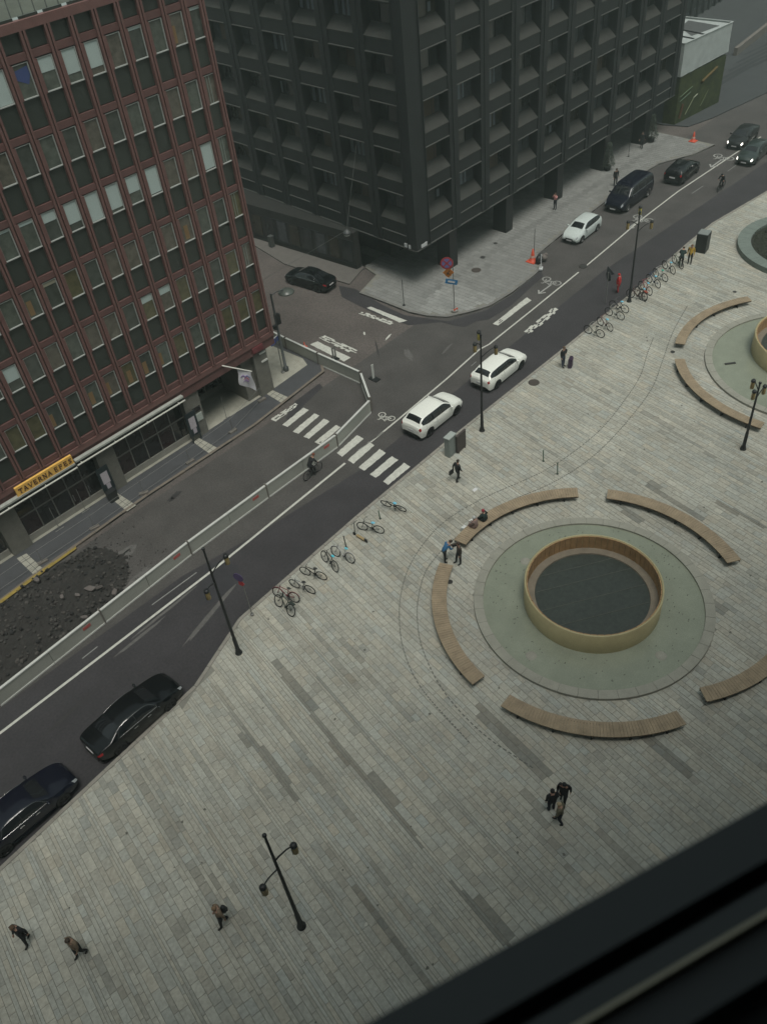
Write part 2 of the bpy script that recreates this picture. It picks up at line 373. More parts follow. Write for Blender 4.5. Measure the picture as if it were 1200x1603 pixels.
# ---- pavement in front of the red building
RS = [(-40,40.3)]+P2((0,945),(60,900),(130,850),(233,777),(400,667),(500,589),(508,583))+[(34.5,43.2),(34.6,45.5),(33.4,70),(-40,70)]
rs_slab = slab('pavement', RS, -0.3, 0.10, mat('asphalt_walk',(0.060,0.061,0.066),.85,var=.15,scale=1.2,bump=.3,fine=.2), kind='structure')
kerb_run(rs_slab, [Vector(p) for p in [(-9,40.6)]+RS[1:9]], .20, -.05, .12, mat('kerb_brown',(0.16,0.135,0.11),.85,var=.2,scale=1), side=1, cap=60)
sheet('yellow_kerb_line', [tuple((at(*p)+Vector(o)).xy) for p,o in [((-25,962),(0,0,0)),((20,928),(0,0,0)),((60,899),(0,0,0)),((85,881),(0,0,0)),((120,857),(0,0,0)),((121,861),(0,0,0)),((86,886),(0,0,0)),((60,905),(0,0,0)),((20,934),(0,0,0)),((-25,968),(0,0,0))]], .1245, mat('worn_yellow',(0.26,0.19,0.045),.8,var=.35,scale=5))
sheet('pavement', [(-40,43.7),(30.3,43.75),(33.6,43.95),(34.0,44.9),(33,60),(-40,60)], .106, cream)
for q in [((302,692),(311,685),(342,702),(330,712)),((172,779),(183,771),(214,791),(199,801)),((26,874),(42,866),(69,891),(57,904)),((416,616),(425,610),(452,622),(442,632))]:
    pts = [at(x,y,.1) for x,y in q]; a,b,c,d = pts; mb = MB()
    for i in range(2):
        for j in range(4):
            def L(s,t): return (a+(b-a)*s)*(1-t)+(d+(c-d)*s)*t
            s0,s1,t0,t1 = i/2+.02,(i+1)/2-.02,j/4+.012,(j+1)/4-.012
            mb.prism([L(s0,t0),L(s0,t1),L(s1,t1),L(s1,t0)], .09, .108+.002*random.random())
    mb.build('pavement_slab', cream, rs_slab)

# ------------------------------------------------------------------ painted markings
def strip(pts, w, name='lane_line', z=.003, m=None, **kw):
    pts = [Vector(p).to_2d() if len(p)==3 else Vector(p) for p in pts]; mb = MB(); V = []
    for i, p in enumerate(pts):
        d = (pts[min(i+1,len(pts)-1)]-pts[max(i-1,0)]).normalized(); n = Vector((-d.y,d.x))*w/2; V += [(p.x+n.x,p.y+n.y,z),(p.x-n.x,p.y-n.y,z)]
    mb.add(V, [(2*i,2*i+1,2*i+3,2*i+2) for i in range(len(pts)-1)]); o = mb.build(name, m or paintw, kind='structure', **kw)
    if o.data.polygons[0].normal.z < 0: o.data.flip_normals()
    return o
A = lambda *q: [at(x,y) for x,y in q]
strip([Vector((-60,32.3,0))]+A((0,1148),(165,1022),(330,895),(540,725)), .16)
strip(A((580,692),(625,655),(700,592),(750,547),(765,539),(830,487),(905,426)), .13)
strip(A((917,416),(960,380),(1000,346),(1060,300),(1150,240),(1190,214)), .13)
for q in [((238,947),(308,896)),((129,1031),(153,1012)),((560,705),(600,676)),((1082,303),(1100,291)),((1138,268),(1152,258)),((737,573),(745,566))]: strip(A(*q), .07, m=mat('faded_paint',(0.22,0.22,0.21),.8,var=.3,scale=5))
def stripe(q, ms=None, ragged=0, z=.003):
    # a painted bar; ragged > 0 breaks its outline and leaves bare bites where it has worn away
    a,b,c,d = [at(x,y) for x,y in q]
    if not ragged: return sheet('zebra_stripe', [a.xy,b.xy,c.xy,d.xy], z, ms or paintw)
    n = 16; m_ = 5; mb = MB(); off = random.uniform(0,50)
    for i in range(n+1):
        for k in range(m_+1):
            u_ = k/m_; v_ = i/n; p = (a+(b-a)*u_)*(1-v_)+(d+(c-d)*u_)*v_; e_ = .02 if ragged < .08 else .035
            mb.v.append((p.x+random.uniform(-e_,e_),p.y+random.uniform(-e_,e_),z))
    for i in range(n):
        for k in range(m_):
            q = noise.noise(Vector((i*.55+off,k*.8,0)))*.5+.5
            if q < (.24+ragged*.75 if ragged > .1 else ragged*2.5+.12): continue
            b0 = i*(m_+1)+k; mb.f.append((b0,b0+1,b0+m_+2,b0+m_+1)); mb.m.append(0); mb.s.append(False)
    return mb.build('zebra_stripe', ms or paintw, kind='structure')
for q in [((527,709),(535,715),(569,687),(559,681)),((544,720),(553,726),(586,697),(577,691)),((561,731.5),(570,737),(604,709),(594,703)),((579,742.5),(588.5,748),(623,720),(613,714)),((599,753.5),(607.5,759),(642,730.5),(632,724.5))]: stripe(q, ragged=.012)
for q,r in [(((424,656),(432,660),(467,634),(462,631)),.25),(((442,665),(450,668.5),(483,642),(475,638)),.02),(((458,675.5),(467,679),(500,650.5),(492,647)),.02),(((475,683.5),(483.5,687),(516,659.5),(507,655.5)),.02),(((492,692),(501,696),(533,669),(526,665)),.04)]: stripe(q, ragged=r)
for q,r in [(((485,539),(497,534.5),(549,560),(538,566)),.03),(((499,529),(508,525),(563,550),(552,555)),.3),(((561,491),(567,487.5),(618,505),(610,508)),.22),(((574,482),(580,480),(637,502),(625,505)),.05)]: stripe(q, ragged=r)
for q,r in [(((771,507),(779,509.5),(831,470),(824,465.5)),.06),(((820,519),(829,523),(875,485),(866,480.5)),.28)]: stripe(q, ragged=r)
blob(607,528,.5,.1,.3,paintw); blob(570,522,.3,.08,.9,paintw)
# bicycle symbols and arrows
def bike_symbol(c, s, a, m=paintw):
    mb = MB(); q = Matrix.Rotation(a,2)
    def T(x,y): v = q@Vector((x*s,y*s)); return (c.x+v.x,c.y+v.y,.004)
    def ring(cx,cy,r,w=.09,n=16):
        V = [T(cx+(r+e)*math.cos(2*math.pi*k/n),cy+(r+e)*math.sin(2*math.pi*k/n)) for k in range(n) for e in (-w/2,w/2)]
        mb.add(V, [(2*k,2*k+1,(2*k+3)%(2*n),(2*k+2)%(2*n)) for k in range(n)])
    def ln(p,e,w=.08):
        p=Vector(p); e=Vector(e); d=(e-p).normalized(); n=Vector((-d.y,d.x))*w/2; mb.add([T(*(p+n)),T(*(p-n)),T(*(e-n)),T(*(e+n))],[(0,1,2,3)])
    ring(-.55,0,.33); ring(.55,0,.33); ln((-.55,0),(-.25,.5)); ln((-.25,.5),(.4,.5)); ln((.4,.5),(0,0)); ln((0,0),(-.25,.5)); ln((0,0),(-.55,0)); ln((.55,0),(.32,.72)); ln((.32,.72),(.5,.78)); ln((-.33,.62),(-.12,.62))
    o = mb.build('bicycle_symbol', m, kind='structure')
    for p in o.data.polygons:
        if p.normal.z < 0: o.data.flip_normals(); break
def arrow(c, s, a, m=paintw):
    q = Matrix.Rotation(a,2); mb = MB()
    def T(x,y): v = q@Vector((x*s,y*s)); return (c.x+v.x,c.y+v.y,.004)
    for p in ([(-1,-.07),(.75,-.07),(.75,.07),(-1,.07)],[(1,0),(.45,.45),(.35,.33),(.8,0)],[(1,0),(.8,0),(.35,-.33),(.45,-.45)]): mb.add([T(*x) for x in p],[(0,1,2,3)])
    mb.build('lane_arrow', m, kind='structure')
fadedw = mat('dull_paint',(0.33,0.33,0.31),.8,var=.25,scale=5)
bike_symbol(at(605,652), .75, R(95)); bike_symbol(at(863,440), 1.0, R(85), fadedw); arrow(at(852,453), .9, R(180), fadedw)
bike_symbol(at(1006,342), 1.1, R(85), fadedw); arrow(at(990,352), 1.0, R(180), fadedw); bike_symbol(at(1132,246), 1.2, R(85), fadedw); arrow(at(1120,256), 1.1, R(180), fadedw)

# ------------------------------------------------------------------ red office building
red = mat('red_metal', (0.158,0.078,0.070), 0.6, var=0.16, scale=1.5, fine=.08)
red2 = mat('red_fascia', (0.125,0.060,0.055), 0.65, var=0.18, scale=1.2)
groove = mat('dark_groove', (0.020,0.015,0.014), 0.8)
spand = mat('green_spandrel', (0.035,0.042,0.036), 0.28, var=0.2, scale=0.7, spec=.5)
wframe = mat('pale_frame', (0.40,0.42,0.40), 0.5)
panes = [mat('pane_dark',(0.055,0.064,0.055),.12,spec=.7,var=.5,scale=2.2), mat('pane_green',(0.085,0.098,0.082),.15,spec=.7,var=.5,scale=2.2), mat('pane_brown',(0.105,0.097,0.078),.15,spec=.7,var=.5,scale=2.2), mat('pane_olive',(0.095,0.088,0.045),.15,spec=.7,var=.5,scale=2.2)]
blind_m = mat('blind_fabric',(0.42,0.50,0.48),.9,var=.05,scale=1); blue_b = mat('blue_curtain',(0.05,0.075,0.20),.9); creamb = mat('cream_blind',(0.30,0.29,0.22),.9)
warm = mat('painted_room_glow',(0.20,0.125,0.055),.8)
RB = thing('office_building', 'red metal office block with narrow windows in rows between vertical fins', 'building', (30.71, 43.4, 0))
BW, FH, Z0 = 1.3216, 3.40, 5.0; NB = 28
def rb(mb, name, m, parent=RB, **k): return mb.build(name, m, parent, **k)
X1 = -NB*BW
rb(MB().box((X1,.30,3.9),(-.01,16,26.45)), 'wall', mat('inner_wall',(0.05,0.045,0.042),.9))
rb(MB().box((X1,-.02,26.45),(.12,.34,26.86)), 'coping', red)
rb(MB().box((X1,.342,26.46),(.12,1.15,26.80)), 'roof_flashing', mat('pale_flashing',(0.26,0.30,0.29),.5,var=.15,scale=1))
rb(MB().box((X1,1.152,26.46),(.1,16,26.62)), 'roof', mat('roof_felt',(0.085,0.095,0.075),.95,var=.3,scale=.6))
mb = MB()
for i in range(NB*2): mb.box((-.3-i*.66,1.5,26.62),(-.26-i*.66,1.54,27.6))
mb.box((X1,1.5,27.55),(0,1.55,27.6)); rb(mb, 'roof_railing', mat('rail_grey',(0.12,0.13,0.12),.6))
fin = MB().box((-.155,-.02,4.79),(-.035,.26,26.45)).box((.035,-.02,4.79),(.155,.26,26.45)).box((-.035,.10,4.79),(.035,.26,26.45),1).data('fin',[red,groove])
for i in range(NB+1): ob('fin', fin, RB, loc=(-i*BW-(.155 if i == 0 else 0),0,0))
band = MB().box((-BW+.157,.10,-.17),(-.157,.28,.17)).data('band', red2)
spd = MB().box((-BW+.16,.20,.215),(-.16,.29,1.585)).data('spandrel_panel', spand)
def wf():
    mb = MB(); a,b = -BW+.30,-.19; z0,z1 = 1.60,3.16
    mb.box((a,.10,z0),(b,.18,z0+.05)); mb.box((b-.04,.11,z0+.05),(b,.18,z1)); mb.box((a,.13,z0+.05),(a+.03,.19,z1)); mb.box((a+.03,.13,z1-.03),(b-.04,.19,z1)); return mb.data('frame', wframe)
wfm = wf()
jamb = MB().box((-BW+.157,.05,1.60),(-BW+.295,.27,3.17)).data('jamb', red)
pane_me = [MB().box((-BW+.31,.19,1.62),(-.20,.24,3.15)).data('window', p) for p in panes]
bmesh_cache = {}
BL = {(9,5):1,(8,5):-1,(7,5):.45,(6,5):.75,(5,5):.8,(11,3):.08,(10,3):.12,(9,3):.35,(8,3):.75,(7,3):1,(6,3):.9,(5,3):.6,(4,3):.97,(1,3):.97,(10,2):.15,(6,1):.28,(5,1):.3,(13,1):.6,(3,5):.08,(0,5):.08,(12,3):-2,(18,4):.5,(20,2):1,(22,5):.7,(16,4):.3}
GLOW = {(11,2),(1,5),(9,0),(6,0),(8,0),(10,0),(3,2),(7,0),(12,0)}  # windows that get a painted glow of room light
rw = random.Random(11)
for k in range(7):
    for i in range(NB):
        z = Z0+FH*k; x = -i*BW
        ob('band', band, RB, loc=(x,0,z)); ob('spandrel_panel', spd, RB, loc=(x,0,z))
        if k == 6: continue
        w = ob('window', rw.choice(pane_me if k < 4 else pane_me[:3]), RB, loc=(x,0,z)); ob('jamb', jamb, RB, loc=(x,0,z))
        fo = ob('frame', wfm, w); f = BL.get((i,k), 0)
        if k < 1 and i%3: fo.scale.x = 1
        if f > 0:
            key = ('b', f)
            if key not in bmesh_cache: bmesh_cache[key] = MB().box((-BW+.335,.165,3.13-1.46*f),(-.235,.186,3.12)).data('blind', creamb if f == .15 else blind_m)
            ob('blind', bmesh_cache[key], w)
        elif f < 0:
            key = ('c', f)
            if key not in bmesh_cache:
                bmesh_cache[key] = MB().add([(-BW+.335,.175,2.5),(-.45,.175,2.2),(-.24,.175,2.6),(-.26,.175,3.0),(-BW+.36,.175,2.9)],[(0,1,2,3,4)]).data('curtain_or_light', blue_b) if f == -1 else MB().box((-BW+.335,.165,1.66),(-.235,.186,2.1)).data('curtain_or_light', blind_m)
            ob('curtain_or_light', bmesh_cache[key], w)
        elif i in (0,) and k > 0:
            if 'stair' not in bmesh_cache:
                q = MB(); 
                for t in (.30,.48,.66): q.box((-BW+t,.17,1.68),(-BW+t+.03,.187,3.1))
                bmesh_cache['stair'] = q.data('curtain_or_light', mat('dull_curtain',(.24,.28,.26),.8))
            ob('curtain_or_light', bmesh_cache['stair'], w)
        if (i,k) in GLOW:
            key = ('l', (i+k)%3)
            if key not in bmesh_cache:
                u = .36+.14*((i+k)%3); bmesh_cache[key] = MB().box((-BW+u-.1,.183,1.75),(-BW+u+.20,.189,2.6)).data('curtain_or_light', warm)  # warm patch painted for room light behind the pane, no fabric
            ob('curtain_or_light', bmesh_cache[key], w)
rb(MB().box((X1,.02,4.40),(.05,.3,4.785)), 'fascia', red)
rb(MB().box((X1,.10,3.72),(.03,.3,4.398)), 'fascia', red2)
rb(MB().box((X1,.30,3.70),(0,4.2,3.89)), 'soffit', mat('soffit',(0.10,0.095,0.085),.9))
pier_m = mat('rough_concrete',(0.155,0.148,0.128),.9,var=.25,scale=2.2,bump=.4,bscale=20)
for x0,x1 in ((28.75,29.95),(22.45,23.75),(15.5,16.8),(8.4,9.7),(1.5,2.8),(-5.4,-4.1)):
    rb(MB().box((x0-30.71,.24,.09),(x1-30.71,1.3,3.70)), 'pier', pier_m)
gfr = mat('shop_frame',(0.16,0.155,0.14),.5,var=.1); shopglass = mat('shop_glass',(0.020,0.018,0.018),.1,var=.4,scale=1.2,spec=.6); shopr = mat('shop_glass_red',(0.030,0.018,0.018),.15,var=.5,scale=2.5,spec=.6)
def shopfront(xa, xb, Y, ncol, door=None):
    ya = Y-43.4; w = (xb-xa)/ncol; xo = xa-30.71
    rb(MB().box((xo,ya-.02,.09),(xb-30.71,ya+.25,.55)), 'plinth', concrete)
    for c in range(ncol):
        isd = door is not None and c in door
        for r,(z0,z1) in enumerate(((.1 if isd else .56,2.0),(2.08,3.68))):
            p = rb(MB().box((xo+c*w+.04,ya+.05,z0),(xo+(c+1)*w-.04,ya+.1,z1)), 'door' if (isd and r == 0) else 'shop_window', shopglass if (c+r) % 3 else shopr)
            if isd and r == 0: MB().box((xo+c*w+.12,ya-.02,.9),(xo+c*w+.16,ya+.05,1.4)).build('handle', steel, p)
        rb(MB().box((xo+c*w-.035,ya-.01,.56),(xo+c*w+.035,ya+.12,3.69)), 'mullion', gfr)
    rb(MB().box((xo,ya-.005,2.0),(xb-30.71,ya+.11,2.08)), 'transom', gfr)
shopfront(16.85, 22.4, 44.0, 5); shopfront(9.75, 15.45, 44.0, 5, (3,4)); shopfront(2.85, 8.35, 44.0, 5, (2,)); shopfront(-4.05,1.45,44.0,5)
shopfront(23.8, 28.7, 47.0, 4, (3,))
rb(MB().box((23.78-30.71,.6,.1),(23.86-30.71,3.6,3.7)), 'side_window', shopglass); rb(MB().box((28.62-30.71,1.3,.1),(28.70-30.71,3.6,3.7)), 'wall', pier_m)
rb(MB().box((-2.9,.6,.1),(-.8,9,3.7)), 'wall', pier_m)
for z,x0,x1 in ((3.45,29.3,29.85),(2.75,29.35,29.9)): rb(MB().box((x0-30.71,.17,z),(x1-30.71,.24,z+.13)), 'wall_light', mat('white_strip',(.6,.6,.56),.5))
rb(MB().box((22.95-30.71,.19,1.35),(23.6-30.71,.24,1.95)), 'poster', mat('poster_white',(.42,.46,.42),.7)); rb(MB().box((22.95-30.71,.19,2.15),(23.6-30.71,.24,2.5)), 'window', shopglass)
# street name plate on the corner
rb(MB().box((-2.05,-.05,3.95),(-1.1,.09,4.35)), 'street_name_plate', mat('plate_red',(.16,.04,.045),.5))
# awning boxes with their pale edge
aw = mat('awning_pale',(0.34,0.35,0.32),.6,var=.18,scale=3); awd = mat('awning_dark',(0.030,0.035,0.032),.6); awl = mat('awning_edge',(0.62,0.62,0.56),.5)
for x0,x1,dz in ((14.05,22.35,0),(-6,13.98,-.10)):
    t = thing('awning_box', 'long pale awning case above the shop windows, %s' % ('right of the yellow sign' if dz == 0 else 'under the yellow sign'), 'awning', (x0,43.38,4.0+dz))
    MB().box((0,-.30,.10),(x1-x0,-.01,.22)).build('case', aw, t); MB().box((0,-.24,-.02),(x1-x0,-.01,.10)).build('slot', awd, t); MB().box((0,-.44,-.09),(x1-x0,-.36,-.03)).build('front_bar', awl, t)
    q = MB()
    for j in range(int((x1-x0)/2.5)+1): q.box((.3+j*2.5,-.36,-.08),(.35+j*2.5,-.2,-.04))
    q.build('arm', awl, t, kind='stuff')
def text_mesh(name, s, size, m, parent, ext=.01):
    c = bpy.data.curves.new(name, 'FONT'); c.body = s; c.size = size; c.extrude = ext; c.align_x = 'CENTER'; c.align_y = 'CENTER'
    tmp = bpy.data.objects.new('tmp', c); COL.objects.link(tmp); dg = bpy.context.evaluated_depsgraph_get(); me = bpy.data.meshes.new_from_object(tmp.evaluated_get(dg))
    bpy.data.objects.remove(tmp); me.name = name; me.materials.clear(); me.materials.append(m); return ob(name, me, parent)
SG = thing('shop_sign', 'yellow sign board with dark serif capitals on the awning of the red building', 'sign', (12.05,43.30,4.13))
SG.rotation_euler = (0,0,0)
MB().box((-1.92,-.16,0),(1.92,.0,.60)).build('board', mat('sign_yellow',(0.80,0.47,0.11),.6,var=.12,scale=2,emit=.0), SG)
MB().box((-1.96,-.17,-.03),(1.96,.01,-.002)).build('frame', mat('sign_rim',(.35,.2,.05),.6), SG)
# serif capitals laid out stroke by stroke
GL = {'T':([(.5,0,.5,1,.15),(.05,.95,.95,.95,.11)],[(.3,.03,.7,.03),(.05,.78,.05,.95),(.95,.78,.95,.95)]),
 'A':([(.08,0,.5,1,.09),(.5,1,.92,0,.16),(.25,.35,.75,.35,.09)],[(0,.03,.22,.03),(.72,.03,1,.03)]),
 'V':([(.08,1,.5,0,.16),(.5,0,.92,1,.09)],[(-.04,.97,.24,.97),(.76,.97,1.02,.97)]),
 'E':([(.2,0,.2,1,.16),(.2,.95,.85,.95,.1),(.2,.5,.7,.5,.09),(.2,.05,.88,.05,.1)],[(.85,.78,.85,.95),(.9,.05,.9,.25),(.7,.4,.7,.6)]),
 'R':([(.2,0,.2,1,.16),(.2,.95,.6,.95,.1),(.6,.95,.8,.75,.13),(.8,.75,.6,.52,.13),(.2,.52,.6,.52,.09),(.5,.52,.92,0,.15)],[(.05,.03,.36,.03),(.82,.03,1,.03)]),
 'N':([(.15,0,.15,1,.09),(.15,1,.85,0,.17),(.85,0,.85,1,.09)],[(0,.03,.3,.03),(0,.97,.25,.97),(.7,.97,1,.97)]),
 'F':([(.2,0,.2,1,.16),(.2,.95,.85,.95,.1),(.2,.5,.7,.5,.09)],[(.85,.78,.85,.95),(.05,.03,.4,.03),(.7,.4,.7,.6)]),
 'S':([(.82,.85,.5,.96,.11),(.5,.96,.2,.76,.14),(.2,.76,.78,.3,.16),(.78,.3,.5,.04,.14),(.5,.04,.14,.15,.11)],[(.85,.75,.85,.95),(.12,.05,.12,.28)])}
lm = mat('letter_brown',(0.055,0.012,0.008),.6); x = -1.78
for word in ('TAVERNA','EFES'):
    for chh in word:
        w = .255; h = .34 if chh in 'TE' and x in () else .32; mb = MB(); strokes, serif = GL[chh]
        for a in strokes:
            p = Vector((a[0]*w,a[1]*h)); q = Vector((a[2]*w,a[3]*h)); d = (q-p).normalized(); n = Vector((-d.y,d.x))*a[4]*w*.62
            mb.add([(p.x+n.x,-.19,p.y+n.y),(p.x-n.x,-.19,p.y-n.y),(q.x-n.x,-.19,q.y-n.y),(q.x+n.x,-.19,q.y+n.y),(p.x+n.x,-.16,p.y+n.y),(p.x-n.x,-.16,p.y-n.y),(q.x-n.x,-.16,q.y-n.y),(q.x+n.x,-.16,q.y+n.y)],[(0,1,2,3),(0,4,5,1),(1,5,6,2),(2,6,7,3),(3,7,4,0)])
        for a in serif: mb.box((min(a[0],a[2])*w-.012,-.185,min(a[1],a[3])*h-.012),(max(a[0],a[2])*w+.012,-.162,max(a[1],a[3])*h+.012))
        mb.build('letter', lm, SG, loc=(x,0,.13)); x += .325
    x += .12
# flag on its pole
FL = thing('flag', 'white flag with purple and pink marks on a slanting pole over the pavement', 'flag', (26.0,43.42,4.45))
tip = Vector((27.32,42.0,3.80))-Vector((26.0,43.42,4.45))
MB().tube([(0,0,0),tip],[.05,.045],8).build('pole', mat('flag_pole',(.55,.55,.50),.5), FL)
n=8; V=[]; base0 = tip*.48; base1 = tip*.97
for i in range(n+1):
    for j in range(7):
        p = base0.lerp(base1, i/n); hh = 1.35+.25*(i/n); V.append((p.x+.06*math.sin(j*.9+i*.5), p.y+.08*math.sin(i*1.1+j*.4)*(j/6), p.z-hh*j/6))
cl = MB(); cl.add(V, [(i*7+j,(i+1)*7+j,(i+1)*7+j+1,i*7+j+1) for i in range(n) for j in range(6)], 0, True)
cl.build('cloth', mat('flag_white',(.58,.57,.60),.8), FL)
for k,(i,j,c) in enumerate(((2.2,2.4,(.16,.08,.30)),(3.6,3.0,(.38,.08,.14)),(4.4,2.2,(.15,.16,.36)),(3.2,3.9,(.2,.1,.3)))):
    p = base0.lerp(base1, i/n); c0 = Vector((p.x,p.y-.09,p.z-1.4*j/6)); q = MB()
    d1 = (base1-base0).normalized()*.20; up1 = Vector((0,0,.12)); q.tube([c0-d1*.8-up1,c0+d1*.2+up1,c0+d1-up1*.2],.028,5); q.build('emblem', mat('mark_%d'%k,c,.7), FL)
# menu boards in front of the piers
for x0,lb,bk_ in ((22.15,'dark menu board with a white poster beside the flag side pier',0),(15.05,'dark menu board with a white poster left, nearer the yellow sign',1)):
    t = thing('menu_board', lb, 'sign board', (x0,43.45,.1)); MB().box((0,-.06,.55),(.85,0,2.45)).box((.05,-.05,0),(.12,-.01,.55)).box((.73,-.05,0),(.80,-.01,.55)).build('board', mat('board_dark',(.018,.028,.032),.4), t)
    MB().box((.18,-.075,1.15),(.68,-.062,2.05)).build('poster', mat('poster_lilac',(.46,.42,.45),.8), t); MB().box((.32,-.075,.72),(.6,-.062,1.12)).build('notice', mat('notice_pink',(.42,.38,.42),.8), t)
t = thing('planter_box', 'small black box standing by the left menu board', 'box', (15.0,43.1,.1)); MB().box((0,-.3,0),(.6,.1,.75)).build('box', black, t); MB().box((-.02,-.32,.75),(.62,.12,.80)).build('lid', black, t)
# temporary mesh fence with concrete feet along the closed pavement
fence_pts = [(-4,41.3),(1.5,41.4),(5.2,41.55),(9.25,41.67),(13.0,41.69),(16.91,41.86),(20.79,41.95),(24.75,42.17),(28.44,43.3)]
galv = mat('galvanised',(0.20,0.20,0.19),.5,.3); 
tf = thing('temporary_fence', 'low temporary wire fence on concrete feet along the red building pavement', 'fence', (0,0,.1))
for i,p in enumerate(fence_pts):
    MB().cbox((0,0,.07),(.62,.24,.14)).build('concrete_foot', blockm, tf, loc=(p[0],p[1],0), rot=random.uniform(-.5,.2)); MB().tube([(0,0,.1),(0,0,1.15)],.018,6).build('post', galv, tf, loc=(p[0],p[1],0))
    if i: 
        q = fence_pts[i-1]; mb = MB(); mb.tube([(p[0],p[1],1.1),(q[0],q[1],1.1)],.014,5); mb.tube([(p[0],p[1],.2),(q[0],q[1],.2)],.012,5); mb.build('rail', galv, tf)
for px,py in ((355,655),(94,829),(214,735),(135,800)):
    p = at(px,py,.1); MB().tube([(0,0,0),(0,0,1.9)],.02,6).tube([(-.3,0,.02),(.3,0,.02)],.03,6).build('stay_post', galv, tf, loc=(p.x,p.y,0))

# ------------------------------------------------------------------ dark office building on columns
DP = (46.96, 44.3); DB = thing('corner_office_building', 'dark bronze office block on black columns at the street corner', 'building', (DP[0],DP[1],0))
AR, AL = R(0.3), R(88.5)
uR = Vector((math.cos(AR),math.sin(AR))); uL = Vector((math.cos(AL),math.sin(AL)))
sill_m = mat('sill_skylit',(0.033,0.033,0.029),.8,var=.32,scale=.8); spm = mat('bronze_panel',(0.013,0.015,0.0155),.6,var=.35,scale=.7,fine=.15); lipm = mat('edge_strip',(0.07,0.07,0.065),.6); dpane = [mat('office_pane',(0.030,0.033,0.034),.12,spec=.6,var=.4,scale=.9), mat('office_pane_brown',(0.040,0.036,0.028),.15,spec=.6,var=.5,scale=1.2), mat('office_pane_grey',(0.060,0.066,0.072),.2,spec=.6,var=.5,scale=2)]  # sill colour paler than the panels, painting in light on upward faces
BD, OP, FD = 3.94, 2.87, 3.36; S0 = 5.63; NF = 10
pierw = BD-OP
def fill(mb, m=0): return mb
sill_me = MB().add([(0,0,-.02),(OP,0,-.02),(OP,.85,.72),(0,.85,.72),(0,0,-.10),(OP,0,-.10),(OP,.85,.62),(0,.85,.62)],[(0,1,2,3),(4,7,6,5),(0,4,5,1),(3,2,6,7)]).data('sill', sill_m)
span_me = MB().box((0,.05,-1.02),(OP,.20,-.11)).box((0,.20,-1.0),(OP,.95,-.85)).data('spandrel', spm)
lip_me = MB().box((0,-.06,-1.08),(OP,.22,-1.025)).data('edge_strip', lipm)
def panem(k):
    mb = MB().box((0,.88,.66),(OP,.95,2.36)); return mb.data('window', dpane[k])
pane_k = [panem(k) for k in range(3)]
fr_me = MB()
for j in range(4): fr_me.box((j*OP/3-.03 if j else 0,.82,.66),(j*OP/3+.03,.879,2.36))
fr_me.box((0,.80,1.9),(OP,.878,1.95)); fr_me = fr_me.data('frame', spm)
infill_me = [MB().box((.25,.83,.8),(.6,.86,2.1)).box((1.05,.83,.8),(1.35,.86,2.1)).box((1.6,.83,.8),(1.85,.86,1.9)).data('curtain_or_light', mat('pane_reflection',(.13,.15,.17),.8)), MB().box((.2,.83,.8),(.42,.86,1.7)).box((2.0,.83,.9),(2.3,.86,1.5)).data('curtain_or_light', mat('pane_reflection',(.13,.15,.17),.8)), MB().box((.9,.83,.72),(2.2,.86,2.2)).data('curtain_or_light', mat('brown_curtain',(.06,.042,.028),.8))]  # pale strips are reflections on the panes, put in as colour
def facade(side, s_first, nb):
    ang = AR if side == 'R' else AL+math.pi; u = uR if side == 'R' else uL
    for k in range(NF):
        for i in range(nb):
            s = s_first+i*BD; a = s if side == 'R' else s+OP
            loc = (u.x*a, u.y*a, S0+FD*k)
            w = None
            for me, nm in ((sill_me,'sill'),(span_me,'spandrel'),(lip_me,'edge_strip')): ob(nm, me, DB, loc=loc, rot=ang)
            if k < NF-1 or True:
                kk = rw.choice((0,0,1,2,2)) if side == 'R' else rw.choice((0,0,0,1,2)); w = ob('window', pane_k[kk], DB, loc=loc, rot=ang); ob('frame', fr_me, w)
                if rw.random() < (.45 if side == 'R' else .22): ob('curtain_or_light', rw.choice(infill_me), w)
    # full height piers between the bays
    zt = S0+FD*NF-.95
    ctr = [(-.0, s_first)]+[(s_first+OP+i*BD, s_first+(i+1)*BD) for i in range(nb)]
    for a, b in ctr:
        mb = MB()
        sgn = 1 if side == 'R' else -1
        if side == 'R': mb.box((a,-.03 if a > .1 else .0,3.55),(b,1.0,zt)); mb.box((a+.42 if a>.1 else b-.12,-.10,3.55),((a+.50) if a>.1 else b-.04,-.031,zt))
        else:
            mb.box((-b,-.03 if a > .1 else 0.002,3.55),(-a if a > .1 else -.002,1.0,zt)); mb.box((-(a+b)/2-.04 if a>.1 else -b+.04,-.10,3.55),(-(a+b)/2+.04 if a>.1 else -b+.12,-.031,zt))
        mb.build('pier', darkm, DB, rot=ang)
    ln = s_first+nb*BD
    mb = MB(); x0, x1 = (0.0, ln) if side == 'R' else (-ln, 0.0)
    mb.box((x0+.004,.06,3.56),(x1-.004,.30,S0-1.09)); mb.build('fascia', spm, DB, rot=ang)
    MB().box((x0,-.07,3.50),(x1,.30,3.555)).build('edge_strip', lipm, DB, rot=ang)
    MB().box((x0,-.04,zt+.002),(x1,.5,zt+.8)).build('parapet', darkm, DB, rot=ang)
facade('R', 1.72, 10); facade('L', 1.0, 9)
LR, LL = 1.72+39.4, 1.0+9*BD
nR = Vector((-uR.y,uR.x)); 
core = [uR*1.0+uL*1.0, uR*(LR-.02)+uL*1.0, uR*(LR-.02)+uL*(LL), uR*1.0+uL*(LL)]
MB().prism(core, 3.6, S0+FD*NF-.5).build('wall', spm, DB)
MB().prism([uR*.3+uL*.3, uR*LR+uL*.3, uR*LR+uL*LL, uR*.3+uL*LL], 3.50, 3.595).build('soffit', spm, DB)
